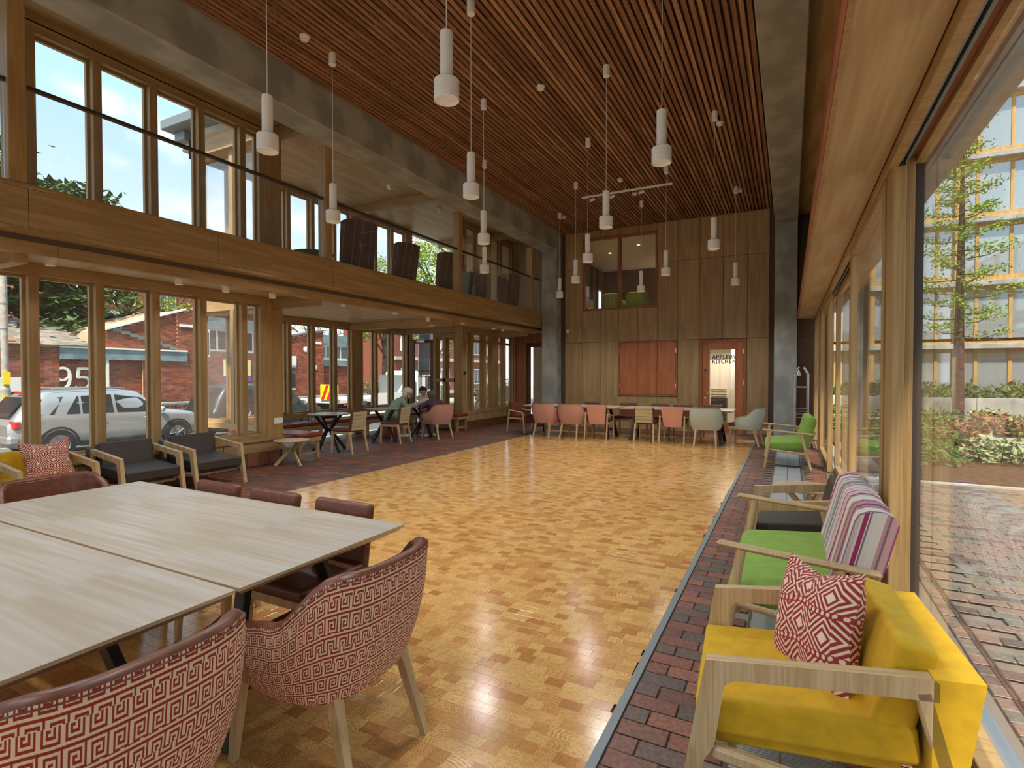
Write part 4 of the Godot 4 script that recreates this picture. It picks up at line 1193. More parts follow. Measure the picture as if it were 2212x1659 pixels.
func long_table() -> Node3D:
	var t := thing("long_table", "", "table")
	var b := Mb.new()
	var hx := 1.21; var hz := 0.468
	var top := [Vector3(-hx, 0.74, hz), Vector3(hx, 0.74, hz), Vector3(hx, 0.74, -hz), Vector3(-hx, 0.74, -hz)]
	var mid := []; var bot := []
	for p in top:
		mid.append(p - Vector3(0, 0.012, 0)); bot.append(Vector3(p.x * 0.972, 0.702, p.z * 0.93))
	b.quad(top[0], top[1], top[2], top[3])
	part(t, "tabletop", b, "tabletop")
	var e := Mb.new()
	for i in 4:
		var k := (i + 1) % 4
		e.oquad(top[i], top[k], mid[k], mid[i], Vector3(0, 0.72, 0)); e.oquad(mid[i], mid[k], bot[k], bot[i], Vector3(0, 0.75, 0))
	e.quad(bot[3], bot[2], bot[1], bot[0])
	part(t, "edge_band", e, "beech_h")
	for x in [-1, 1]:
		for z in [-1, 1]:
			var l := Mb.new(); l.bar(Vector3(x * 0.86, 0.70, z * 0.18), Vector3(x * 0.98, 0.0, z * 0.37), 0.07, 0.035, 0.004, Vector3.BACK)
			part(t, "leg", l, "black_metal")
		var c := Mb.new(); c.bar(Vector3(x * 0.945, 0.2, -0.31), Vector3(x * 0.945, 0.2, 0.31), 0.035, 0.04)
		part(t, "crossbar", c, "black_metal")
		var p := Mb.new(); p.bx(x * 0.86 - 0.06, x * 0.86 + 0.06, 0.69, 0.702, -0.3, 0.3)
		part(t, "top_plate", p, "black_metal")
	return t
func star_table(r: float, h: float, m: String, topm: String, n: int, nm: String) -> Node3D:
	var t := thing(nm, "", "table")
	var b := Mb.new()
	b.lathe([Vector2(r * 0.94, h - 0.024), Vector2(r, h - 0.008), Vector2(r - 0.002, h), Vector2(0.0, h)], 40)
	b.lathe([Vector2(0, h - 0.024), Vector2(r * 0.94, h - 0.024)], 40)
	part(t, "tabletop", b, topm)
	for i in n:
		var a := TAU * i / n + 0.4
		var d := Vector3(cos(a), 0, sin(a))
		var q := Mb.new()
		var y := h * 0.56
		var k := 0.034 if m == "black_metal" else 0.03
		q.bar(d * r * 0.72 + Vector3(0, h - 0.025, 0), d * 0.025 + Vector3(0, y - 0.03, 0), k, 0.05, 0.005, d.cross(Vector3.UP).cross(d))
		q.bar(d * 0.02 + Vector3(0, y + 0.03, 0), d * r * 0.92, k, 0.055, 0.005, d.cross(Vector3.UP).cross(d))
		part(t, "leg", q, m)
	return t
func pillow(sz: float, th: float, m: String) -> Mb:
	var b := Mb.new()
	for sg in [-1.0, 1.0]:
		var R := []
		for i in 15:
			var row := PackedVector3Array()
			for j in 15:
				var u := lerpf(-1, 1, i / 14.0); var w := lerpf(-1, 1, j / 14.0)
				var pin := 1.0 - 0.16 * (1.0 - absf(u * w)) * maxf(absf(u), absf(w))
				var hh := th * pow(maxf(0.0, (1.0 - u * u) * (1.0 - w * w)), 0.42) * (1.0 - 0.25 * exp(-6.0 * u * u))
				row.append(Vector3(u * sz * pin * 0.5 * (1.0 if absf(w) < 0.7 else 1.0), w * sz * pin * 0.5 * (1.0 - 0.08 * (1.0 - u * u) * (1.0 if w > 0 else 0.0)), hh * 0.5 * sg))
			R.append(row)
		if sg > 0: R.reverse()
		b.loft(R, false)
	return b
func bench(at: Vector3, turn: float, len: float, label: String) -> void:
	var t := thing("bench", label, "bench", at, turn, "window benches in the street bay")
	var c := Mb.new(); c.rbox(Vector3(0, 0.425, 0), Vector3(len, 0.085, 0.5), 0.03)
	part(t, "cushion", c, "leather_red", "red-brown leather cushion")
	var f := Mb.new(); f.bx(-len / 2, len / 2, 0.31, 0.385, -0.25, 0.25, 0.004)
	part(t, "seat_frame", f, "oak_h")
	var n := maxi(2, int(len / 1.4) + 1)
	for i in n:
		var x := lerpf(-len / 2 + 0.06, len / 2 - 0.06, float(i) / (n - 1))
		for z in [-0.2, 0.2]: leg(t, Vector3(x, 0.31, z), Vector3(x, 0, z), 0.06, 0.06, "oak_v")
		var k := Mb.new(); k.bar(Vector3(x, 0.1, -0.2), Vector3(x, 0.1, 0.2), 0.03, 0.04)
		part(t, "stretcher", k, "oak_h")
func build_furniture() -> void:
	# two long tables pushed together
	place("long_table", long_table, Vector3(-2.98, 0, -1.72), 0, "pale laminate long table of the near pair, the one farther along the hall", "near long tables")
	place("long_table", long_table, Vector3(-2.98, 0, -0.77), 0, "pale laminate long table of the near pair, in front", "near long tables")
	place("long_table", long_table, Vector3(-4.75, 0, -12.5), 0, "pale laminate long table before the end wall, at the column end", "far long tables")
	place("long_table", long_table, Vector3(-2.26, 0, -12.5), 0, "pale laminate long table before the end wall, at the kitchen door end", "far long tables")
	# near chairs
	var gk := func(): return tub_chair("greek")
	place("greek", gk, Vector3(-1.66, 0, -1.58), -88, "tub chair in red and cream key pattern at the far table's end", "key pattern tub chairs")
	place("greek", gk, Vector3(-1.73, 0, -0.77), -92, "tub chair in red and cream key pattern at the front table's end", "key pattern tub chairs")
	place("greek", gk, Vector3(-4.16, 0, -1.74), 90, "tub chair with brown leather inside at the window end of the far table", "key pattern tub chairs")
	place("greek", gk, Vector3(-4.16, 0, -1.02), 92, "tub chair with brown leather inside at the window end of the front table", "key pattern tub chairs")
	var lc := func(): return side_chair("leather", false)
	for q in [[-3.42, "nearest the window end"], [-2.86, "in the middle"], [-2.28, "nearest the hall end"]]:
		place("leather_chair", lc, Vector3(q[0], 0, -2.02), 0, "brown leather chair tucked in on the near tables' far side, %s" % q[1], "brown chairs tucked into the near tables")
	# far row along the hall side of the far tables
	var pk := func(): return tub_chair("weave_pink", "leather")
	var gn := func(): return tub_chair("weave_green", "leather")
	var sc := func(): return open_arm_chair("scallop")
	var bg := func(): return side_chair("weave_beige", true)
	place("pink", pk, Vector3(-5.26, 0, -12.0), 172, "plain pink tub chair at the far tables, next to the end chair by the column")
	place("pink", pk, Vector3(-4.58, 0, -12.0), 176, "plain pink tub chair at the far tables, beside the scalloped chair")
	place("scallop", sc, Vector3(-3.93, 0, -12.02), 180, "pink scalloped chair with open arms, between pink tub and beige chair")
	place("beige", bg, Vector3(-2.86, 0, -12.1), 180, "beige quilted dining chair in the row at the far tables")
	place("scallop", sc, Vector3(-2.24, 0, -12.05), 180, "pink scalloped chair with open arms, beside the pale green tub chair")
	place("green_tub", gn, Vector3(-1.57, 0, -12.0), 183, "pale green tub chair with its back to the hall at the far tables")
	place("green_tub", gn, Vector3(-0.82, 0, -12.45), -100, "pale green tub chair with brown leather inside at the tables' end by the kitchen door")
	place("scallop", sc, Vector3(-6.12, 0, -12.4), 78, "pink scalloped chair with open arms at the tables' end by the column")
	for q in [[-4.6, 0], [-3.65, 0], [-2.85, 0], [-2.3, 0], [-1.6, 0]]:
		place("leather_chair", lc, Vector3(q[0], 0, -13.18), 180 + (180 if true else 0), "brown leather dining chair on the wall side of the far tables", "brown chairs along the end wall")
	# street bay
	var tt := func(): return star_table(0.4, 0.74, "black_metal", "tabletop", 4, "round_table")
	place("round_table", tt, Vector3(-8.1, 0, -7.7), 10, "round pale table with crossed black legs by the near bench end")
	place("round_table", tt, Vector3(-8.15, 0, -9.4), 20, "round pale table with crossed black legs in the middle of the bay")
	place("round_table", tt, Vector3(-7.95, 0, -10.6), 0, "round pale table with crossed black legs where three people lean in")
	place("beige", bg, Vector3(-7.62, 0, -7.75), -88, "beige quilted chair at the round table by the near bench end")
	place("beige", bg, Vector3(-7.78, 0, -9.32), -84, "beige quilted chair at the middle round table, beside the seated woman")
	place("pink", pk, Vector3(-7.42, 0, -10.42), -105, "plain pink tub chair under the man in the purple jumper")
	var st := func(): return star_table(0.28, 0.42, "beech", "beech_h", 3, "side_table")
	place("side_table", st, Vector3(-7.38, 0, -6.2), 15, "low round timber side table next to the oak pier")
	place("side_table", st, Vector3(0.15, 0, -5.95), 60, "low round timber side table between dark armchair and green loveseat")
	bench(Vector3(-8.55, 0, -6.78), 0, 1.95, "short window bench against the near side of the bay")
	bench(Vector3(-9.5, 0, -9.35), 90, 4.6, "long window bench below the bay's front panes")
	bench(Vector3(-8.62, 0, -12.02), 0, 1.8, "short window bench against the lobby screen")
	# lounge chairs
	var ly := func(): return lounge("yellow_armchair", "velvet_yellow")
	var ld := func(): return lounge("dark_armchair", "leather_dark")
	place("yellow", ly, Vector3(-7.2, 0, -2.8), 90, "yellow lounge chair below the street windows")
	place("dark", ld, Vector3(-7.2, 0, -3.72), 90, "dark grey lounge chair between the yellow one and another dark one")
	place("dark", ld, Vector3(-7.2, 0, -4.57), 90, "dark grey lounge chair closest to the oak pier")
	place("yellow", ly, Vector3(0.07, 0, -2.31), -86, "yellow lounge chair against the courtyard glazing")
	place("dark", ld, Vector3(0.08, 0, -4.82), -90, "dark brown lounge chair behind the striped throw by the glazing")
	var gl := func(): return loveseat()
	place("love", gl, Vector3(0.06, 0, -3.68), -90, "wide green armchair with a striped throw over its back")
	place("love", gl, Vector3(-0.01, 0, -10.25), -88, "wide green armchair far along the glazing by the coat rail")
	# cushions and throw
	var p1 := thing("cushion", "red and cream patterned cushion on the yellow chair by the street windows", "cushion", Vector3(-7.2, 0.575, -2.83), 90)
	var pm := pillow(0.46, 0.2, "ikat")
	var c1 := part(p1, "cover", pm, "ikat"); c1.rotation = Vector3(deg_to_rad(-16), 0, deg_to_rad(3))
	var p2 := thing("cushion", "red and cream patterned cushion on the yellow chair by the courtyard glazing", "cushion", Vector3(0.1, 0.56, -2.36), -62)
	var c2 := part(p2, "cover", pm, "ikat"); c2.rotation = Vector3(deg_to_rad(-14), 0, deg_to_rad(10))
	var th := thing("striped_throw", "pink and white striped woven throw over the green armchair's back", "throw", Vector3(0.06, 0, -3.68), -90)
	var R := []
	for i in 25:
		var row := PackedVector3Array()
		var x := lerpf(-0.6, 0.6, i / 24.0)
		for k in 25:
			var s := k / 24.0
			var lean := tan(deg_to_rad(14))
			var fr: float
			var pt := Vector3.ZERO
			if s < 0.42:
				var y := lerpf(0.40, 0.80, s / 0.42)
				pt = Vector3(x, y, -0.181 - (y - 0.59) * lean)
			elif s > 0.62:
				var y := lerpf(0.80, 0.38, (s - 0.62) / 0.38)
				pt = Vector3(x, y, -0.353 - (y - 0.59) * lean - 0.003)
			else:
				var an := PI * (s - 0.42) / 0.2
				pt = Vector3(x, 0.80 + sin(an) * 0.055, lerpf(-0.181, -0.356, 0.5 - 0.5 * cos(an)) - 0.21 * lean)
			pt.z += 0.004 * sin(x * 23.0 + s * 5.0)
			row.append(pt)
		R.append(row)
	R.reverse()
	var tm := Mb.new(); tm.loft(R, false)
	for i in tm.uv.size(): tm.uv[i] = Vector2(tm.uv[i].y / 1.2, tm.uv[i].x * 8.0)
	part(th, "woven_cloth", tm, "throw_stripe")
	var sd := Mb.new()
	for e in [0, 24]:
		sd = Mb.new()
		var rr: PackedVector3Array = R[e]
		for k in 12: sd.oquad(rr[k], rr[k + 1], rr[23 - k], rr[24 - k], Vector3(0, 0.6, -0.25))
		for i in sd.uv.size(): sd.uv[i] = Vector2(0.5 + (sd.v[i].z + sd.v[i].y * 0.25) * 1.6, sd.v[i].y * 8.0)
		part(th, "folded_side", sd, "throw_stripe")
	# coat rail with hangers
	var rk := thing("coat_rail", "chrome wheeled coat rail standing by the concrete column", "coat rail", Vector3(0.22, 0, -13.1), 0)
	for z in [-0.55, 0.55]:
		for x in [-0.13, 0.13]:
			var u := Mb.new(); u.tube([Vector3(x, 0.1, z), Vector3(x, 1.52, z), Vector3(x * 0.4, 1.66, z)], 0.013, 8)
			part(rk, "upright", u, "steel")
		for y in [0.12, 0.62, 0.75, 1.24]:
			var u := Mb.new(); u.tube([Vector3(-0.13, y, z), Vector3(0.13, y, z)], 0.009, 8)
			part(rk, "end_bar", u, "steel")
		for x in [-0.2, 0.2]:
			var u := Mb.new(); u.lathe([Vector2(0, 0.015), Vector2(0.035, 0.015), Vector2(0.035, -0.015), Vector2(0, -0.015)], 14, Vector3(x, 0.036, z), Basis(Vector3.BACK, PI / 2))
			u.bar(Vector3(x, 0.07, z), Vector3(x * 0.6, 0.12, z), 0.02, 0.02)
			part(rk, "castor", u, "black_metal")
	for x in [-0.05, 0.05]:
		var u := Mb.new(); u.tube([Vector3(x, 1.66, -0.6), Vector3(x, 1.66, 0.6)], 0.012, 8)
		part(rk, "hanging_bar", u, "steel")
	var hp: Node3D
	for i in 5:
		var at := Vector3(0.17, 1.655, -12.56 - i * 0.035)
		if hp == null:
			hp = thing("coat_hanger", "pale wooden coat hanger on the coat rail's near end", "hanger", at, 80, "coat hangers on the rail")
			var w := Mb.new(); w.tube([Vector3(-0.2, -0.16, 0), Vector3(-0.1, -0.1, 0), Vector3(0, -0.06, 0), Vector3(0.1, -0.1, 0), Vector3(0.2, -0.16, 0)], [0.009, 0.011, 0.012, 0.011, 0.009], 8)
			part(hp, "shoulder", w, "white")
			var bb := Mb.new(); bb.tube([Vector3(-0.2, -0.16, 0), Vector3(0.2, -0.16, 0)], 0.006, 6)
			part(hp, "trouser_bar", bb, "white")
			var hk := Mb.new(); hk.tube([Vector3(0, -0.06, 0), Vector3(0, -0.01, 0), Vector3(0.02, 0.015, 0), Vector3(0.0, 0.03, 0), Vector3(-0.02, 0.015, 0)], 0.0025, 6)
			part(hp, "hook", hk, "steel")
		else: copy(hp, at, 80 + i * 4)
# ---------------------------------------------------------------- people: one skin over tapered bones
func blob(out: Mb, bones: Array, cell: float, k: float) -> void:
	var lo := Vector3.INF; var hi := -Vector3.INF
	for q in bones:
		var r: float = maxf(q[2], q[3]) + k + cell * 2
		lo = lo.min(q[0].min(q[1]) - Vector3.ONE * r); hi = hi.max(q[0].max(q[1]) + Vector3.ONE * r)
	var nx := int((hi.x - lo.x) / cell) + 2; var ny := int((hi.y - lo.y) / cell) + 2; var nz := int((hi.z - lo.z) / cell) + 2
	var F := PackedFloat32Array(); F.resize(nx * ny * nz); F.fill(9.0)
	var D := PackedFloat32Array(); D.resize(nx * ny * nz); D.fill(9.0)
	var C := PackedByteArray(); C.resize(nx * ny * nz)
	for bi in bones.size():
		var q = bones[bi]
		var a: Vector3 = q[0]; var b: Vector3 = q[1]
		var ab := b - a; var L2 := maxf(ab.length_squared(), 1e-9)
		var r: float = maxf(q[2], q[3]) + k + cell * 2
		var l := ((a.min(b) - Vector3.ONE * r - lo) / cell).floor(); var h := ((a.max(b) + Vector3.ONE * r - lo) / cell).ceil()
		for z in range(maxi(0, int(l.z)), mini(nz, int(h.z))):
			for y in range(maxi(0, int(l.y)), mini(ny, int(h.y))):
				for x in range(maxi(0, int(l.x)), mini(nx, int(h.x))):
					var p := lo + Vector3(x, y, z) * cell
					var t := clampf((p - a).dot(ab) / L2, 0, 1)
					var d: float = (p - a - ab * t).length() - lerpf(q[2], q[3], t)
					var i := (z * ny + y) * nx + x
					var f := F[i]
					var hh := clampf(0.5 + 0.5 * (f - d) / k, 0, 1)
					F[i] = lerpf(f, d, hh) - k * hh * (1 - hh)
					if d < D[i]:
						D[i] = d; C[i] = bi
	var V := {}
	var st := [1, nx, nx * ny]
	for z in nz - 1:
		for y in ny - 1:
			for x in nx - 1:
				var i := (z * ny + y) * nx + x
				var neg := 0
				for c in 8:
					if F[i + (c & 1) + ((c >> 1) & 1) * nx + (c >> 2) * nx * ny] < 0: neg += 1
				if neg == 0 or neg == 8: continue
				var s := Vector3.ZERO; var n := 0
				for e in [[0, 1], [2, 3], [4, 5], [6, 7], [0, 2], [1, 3], [4, 6], [5, 7], [0, 4], [1, 5], [2, 6], [3, 7]]:
					var c0: int = e[0]; var c1: int = e[1]
					var f0 := F[i + (c0 & 1) + ((c0 >> 1) & 1) * nx + (c0 >> 2) * nx * ny]; var f1 := F[i + (c1 & 1) + ((c1 >> 1) & 1) * nx + (c1 >> 2) * nx * ny]
					if (f0 < 0) != (f1 < 0):
						var t := f0 / (f0 - f1)
						s += Vector3(c0 & 1, (c0 >> 1) & 1, c0 >> 2).lerp(Vector3(c1 & 1, (c1 >> 1) & 1, c1 >> 2), t); n += 1
				var g := Vector3(F[i + 1] - F[i], F[i + nx] - F[i], F[i + nx * ny] - F[i]).normalized()
				V[i] = [lo + (Vector3(x, y, z) + s / n) * cell, g, bones[C[i]][4]]
	for i in V:
		for ax in 3:
			var j: int = i + st[ax]
			if (F[i] < 0) == (F[j] < 0): continue
			var u: int = st[(ax + 1) % 3]; var w: int = st[(ax + 2) % 3]
			var ids := [i, i - u, i - u - w, i - w]
			var ok := true
			for q in ids:
				if not V.has(q): ok = false
			if not ok: continue
			if F[i] > 0: ids.reverse()
			for t in [0, 2, 1, 0, 3, 2]:
				var q = V[ids[t]]
				out.col = q[2]
				out.pt(q[0], q[1])
func figure(nm: String, label: String, base: Vector3, f: Vector3, J: Dictionary, col: Dictionary) -> Node3D:
	# f: facing; J: joints in world axes; col: linear colours
	var t := thing(nm, label, "person", base)
	var r := f.cross(Vector3.UP).normalized()
	var b := Mb.new(); b.tinted = true
	var g := func(p): return p - base
	var P: Vector3 = g.call(J.pelvis); var C: Vector3 = g.call(J.chest); var N: Vector3 = g.call(J.neck); var H: Vector3 = g.call(J.head)
	var top: Color = col.top; var skin: Color = col.skin; var low: Color = col.low
	var bones := [
		[P - r * 0.09, P + r * 0.09, 0.115, 0.115, low], [P, P.lerp(C, 0.5), 0.13, 0.125, top], [P.lerp(C, 0.5) - r * 0.04, C - r * 0.07, 0.12, 0.115, top], [P.lerp(C, 0.5) + r * 0.04, C + r * 0.07, 0.12, 0.115, top],
		[C, N, 0.1, 0.06, top], [C.lerp(N, 0.6) - r * 0.17, C.lerp(N, 0.6) + r * 0.17, 0.068, 0.068, top], [N, N.lerp(H, 0.5), 0.052, 0.05, skin]]
	for s in [-1, 1]:
		var k := "l" if s < 0 else "r"
		var sh: Vector3 = C.lerp(N, 0.55) + r * 0.19 * s
		var el: Vector3 = g.call(J["elbow_" + k]); var ha: Vector3 = g.call(J["hand_" + k])
		bones.append([sh, el, 0.062, 0.048, top]); bones.append([el, ha, 0.047, 0.036, top])
		var hp: Vector3 = P + r * 0.1 * s
		var kn: Vector3 = g.call(J["knee_" + k]); var ft: Vector3 = g.call(J["foot_" + k])
		bones.append([hp, hp.lerp(kn, 0.55), 0.1, 0.088, low]); bones.append([hp.lerp(kn, 0.55), kn, 0.08, 0.066, col.get("shin", low)])
		bones.append([kn, kn.lerp(ft, 0.5), 0.062, 0.056, col.get("shin", low)]); bones.append([kn.lerp(ft, 0.5), ft + Vector3(0, 0.06, 0), 0.054, 0.042, col.get("shin", low)])
		bones.append([ft + Vector3(0, 0.035, 0) - f * 0.05, ft + Vector3(0, 0.03, 0) + f * 0.14, 0.042, 0.034, col.shoe])
	blob(b, bones, 0.016, 0.03)
	# hands
	for s in [-1, 1]:
		var k := "l" if s < 0 else "r"
		var ha: Vector3 = g.call(J["hand_" + k]); var el: Vector3 = g.call(J["elbow_" + k])
		var d := (ha - el).normalized(); d.y *= 0.3; d = d.normalized()
		var sd := d.cross(Vector3.UP).normalized()
		var hb := [[ha, ha + d * 0.05, 0.026, 0.028, skin], [ha + d * 0.04 - sd * 0.022, ha + d * 0.075 - sd * 0.026, 0.018, 0.015, skin], [ha + d * 0.04 + sd * 0.022, ha + d * 0.075 + sd * 0.026, 0.018, 0.015, skin]]
		for i in 4:
			var o := sd * (i - 1.5) * 0.021
			var ln: float = [0.052, 0.062, 0.06, 0.046][i]
			var a0: Vector3 = ha + d * 0.075 + o; var a1: Vector3 = a0 + d * ln * 0.55 + Vector3(0, 0.004, 0); var a2: Vector3 = a1 + d * ln * 0.5 + Vector3(0, -0.018, 0)
			hb.append([a0, a1, 0.0095, 0.009, skin]); hb.append([a1, a2, 0.009, 0.0075, skin])
		hb.append([ha + d * 0.015 + sd * 0.026 * s, ha + d * 0.05 + sd * 0.052 * s, 0.012, 0.01, skin]); hb.append([ha + d * 0.05 + sd * 0.052 * s, ha + d * 0.08 + sd * 0.05 * s, 0.01, 0.008, skin])
		blob(b, hb, 0.006, 0.007)
	# head, looking along look
	var lk: Vector3 = J.get("look", f).normalized()
	var hr := lk.cross(Vector3.UP).normalized(); var hu := hr.cross(lk)
	var at := func(x, y, z): return H + hr * x + hu * y + lk * z
	var dark := Color(0.03, 0.02, 0.02)
	var hd := [[at.call(0, 0.03, -0.02), at.call(0, 0.035, 0.02), 0.092, 0.085, skin], [at.call(0, -0.03, 0.03), at.call(0, -0.07, 0.05), 0.066, 0.046, skin], [at.call(0, 0.0, 0.1), at.call(0, -0.025, 0.115), 0.012, 0.017, skin],
		[at.call(-0.088, -0.015, -0.005), at.call(-0.09, 0.018, -0.012), 0.013, 0.016, skin], [at.call(0.088, -0.015, -0.005), at.call(0.09, 0.018, -0.012), 0.013, 0.016, skin],
		[at.call(-0.05, 0.035, 0.08), at.call(-0.015, 0.038, 0.09), 0.012, 0.012, skin], [at.call(0.05, 0.035, 0.08), at.call(0.015, 0.038, 0.09), 0.012, 0.012, skin],
		[at.call(-0.024, -0.056, 0.09), at.call(0.024, -0.056, 0.09), 0.009, 0.009, Color(0.42, 0.12, 0.1)], [at.call(-0.034, 0.014, 0.088), at.call(-0.03, 0.014, 0.089), 0.011, 0.011, dark], [at.call(0.034, 0.014, 0.088), at.call(0.03, 0.014, 0.089), 0.011, 0.011, dark]]
	blob(b, hd, 0.007, 0.016)
	part(t, "body", b, "vc")
	var h := Mb.new(); h.tinted = true
	var hc: Color = col.hair
	var hs := [[at.call(0, 0.055, -0.035), at.call(0, 0.06, 0.0), 0.096, 0.09, hc], [at.call(-0.05, 0.08, 0.05), at.call(0.05, 0.08, 0.05), 0.04, 0.04, hc], [at.call(-0.07, 0.03, -0.03), at.call(-0.075, -0.02 - 0.05 * col.get("long", 0.0), -0.03), 0.04, 0.03, hc], [at.call(0.07, 0.03, -0.03), at.call(0.075, -0.02 - 0.05 * col.get("long", 0.0), -0.03), 0.04, 0.03, hc], [at.call(0, 0.0, -0.07), at.call(0, -0.05, -0.06), 0.06, 0.045, hc]]
	blob(h, hs, 0.011, 0.03)
	part(t, "hair", h, "vc")
	if col.has("glasses"):
		var gl := Mb.new()
		for x in [-0.034, 0.034]:
			var ring := []
			for i in 13: ring.append(at.call(x + 0.024 * cos(TAU * i / 12), 0.014 + 0.02 * sin(TAU * i / 12), 0.112))
			gl.tube(ring, 0.003, 5)
			gl.tube([at.call(x * 1.7, 0.018, 0.11), at.call(signf(x) * 0.094, 0.018, 0.0)], 0.003, 5)
		gl.tube([at.call(-0.012, 0.018, 0.113), at.call(0.012, 0.018, 0.113)], 0.003, 5)
		part(t, "glasses", gl, "leather_red")
	return t
func build_people() -> void:
	var lin := func(r, g, b): return Color8(r, g, b).srgb_to_linear()
	var stool := thing("stool", "low round leather stool under the white-haired woman", "stool", Vector3(-8.46, 0, -9.93))
	var sb := Mb.new(); sb.lathe([Vector2(0, 0.0), Vector2(0.17, 0.0), Vector2(0.19, 0.05), Vector2(0.19, 0.38), Vector2(0.17, 0.41), Vector2(0, 0.415)], 20)
	part(stool, "drum", sb, "leather_red")
	figure("person", "white-haired person in glasses and a sage green cardigan leaning on the round table", Vector3(-8.46, 0, -9.95), Vector3(0.6, 0, -0.8), {
		"pelvis": Vector3(-8.46, 0.53, -9.93), "chest": Vector3(-8.35, 0.80, -10.08), "neck": Vector3(-8.27, 0.93, -10.19), "head": Vector3(-8.19, 1.05, -10.29), "look": Vector3(0.85, -0.35, -0.5),
		"elbow_l": Vector3(-8.42, 0.74, -10.32), "hand_l": Vector3(-8.2, 0.772, -10.47), "elbow_r": Vector3(-8.1, 0.73, -10.12), "hand_r": Vector3(-7.98, 0.772, -10.33),
		"knee_l": Vector3(-8.34, 0.5, -10.3), "foot_l": Vector3(-8.45, 0.0, -10.32), "knee_r": Vector3(-8.08, 0.5, -10.06), "foot_r": Vector3(-8.2, 0.0, -10.14)},
		{"top": lin.call(150, 176, 152), "low": lin.call(140, 164, 128), "shin": lin.call(220, 176, 150), "skin": lin.call(220, 168, 140), "shoe": lin.call(220, 216, 208), "hair": lin.call(226, 224, 218), "glasses": true, "long": 0.6})
	figure("person", "smiling dark-haired person in a cream jumper on the far side of the round table", Vector3(-8.55, 0, -11.72), Vector3(0.4, 0, 0.92), {
		"pelvis": Vector3(-8.56, 0.56, -11.75), "chest": Vector3(-8.53, 0.82, -11.52), "neck": Vector3(-8.52, 0.94, -11.4), "head": Vector3(-8.5, 1.05, -11.3), "look": Vector3(0.75, -0.2, 0.65),
		"elbow_l": Vector3(-8.62, 0.74, -11.15), "hand_l": Vector3(-8.27, 0.772, -10.85), "elbow_r": Vector3(-8.28, 0.74, -11.3), "hand_r": Vector3(-8.02, 0.772, -10.92),
		"knee_l": Vector3(-8.5, 0.52, -11.25), "foot_l": Vector3(-8.48, 0.0, -11.2), "knee_r": Vector3(-8.25, 0.52, -11.4), "foot_r": Vector3(-8.25, 0.0, -11.3)},
		{"top": lin.call(222, 214, 196), "low": lin.call(150, 60, 56), "skin": lin.call(216, 160, 136), "shoe": lin.call(190, 120, 110), "hair": lin.call(60, 44, 38)})
	figure("person", "grey-haired person in a purple jumper seen from behind in the pink tub chair", Vector3(-7.42, 0, -10.42), Vector3(-0.96, 0, -0.28), {
		"pelvis": Vector3(-7.42, 0.55, -10.42), "chest": Vector3(-7.52, 0.76, -10.46), "neck": Vector3(-7.58, 0.88, -10.49), "head": Vector3(-7.65, 0.985, -10.52), "look": Vector3(-0.9, -0.2, -0.35),
		"elbow_l": Vector3(-7.72, 0.735, -10.2), "hand_l": Vector3(-7.95, 0.772, -10.42), "elbow_r": Vector3(-7.78, 0.735, -10.78), "hand_r": Vector3(-7.98, 0.772, -10.62),
		"knee_l": Vector3(-7.84, 0.5, -10.42), "foot_l": Vector3(-7.78, 0.0, -10.42), "knee_r": Vector3(-7.8, 0.5, -10.66), "foot_r": Vector3(-7.74, 0.0, -10.68)},
		{"top": lin.call(74, 50, 64), "low": lin.call(150, 150, 148), "skin": lin.call(150, 100, 78), "shoe": lin.call(224, 220, 214), "hair": lin.call(92, 90, 86)})
func wing_chair(m: String) -> Node3D:
	var t := thing("wing_chair", "", "armchair")
	var s := Mb.new(); s.rbox(Vector3(0, 0.4, 0.05), Vector3(0.6, 0.16, 0.56), 0.05)
	part(t, "seat", s, m)
	var R := []
	for j in 10:
		var y := lerpf(0.3, 1.18, j / 9.0)
		var row := PackedVector3Array()
		for i in 13:
			var a := lerpf(-1.5, 1.5, i / 12.0)
			row.append(Vector3(sin(a) * (0.33 + 0.03 * j / 9.0), y - 0.05 * pow(absf(a) / 1.5, 4.0) * (j / 9.0), -cos(a) * 0.2 - 0.12 - 0.16 * (y - 0.3)))
		R.append(row)
	var o := Mb.new(); o.loft(R, false)
	part(t, "back_shell", o, m)
	var F := []
	for j in 10:
		var row := PackedVector3Array()
		for i in 13: row.append(R[9 - j][i] * Vector3(0.88, 0.99, 1) + Vector3(0, 0, 0.06))
		F.append(row)
	var n := Mb.new(); n.loft(F, false)
	for i in 12: n.oquad(R[9][i], R[9][i + 1], F[0][i + 1], F[0][i], Vector3(0, 0.6, -0.2))
	for j in 9:
		for e in [0, 12]: n.oquad(R[j][e], R[j + 1][e], F[8 - j][e], F[9 - j][e], Vector3(0, 0.6, -0.3))
	part(t, "inner_back", n, "weave_grey")
	for x in [-1, 1]:
		for z in [-0.2, 0.28]: leg(t, Vector3(x * 0.24, 0.32, z), Vector3(x * 0.26, 0, z * 1.1), 0.045, 0.028)
	return t
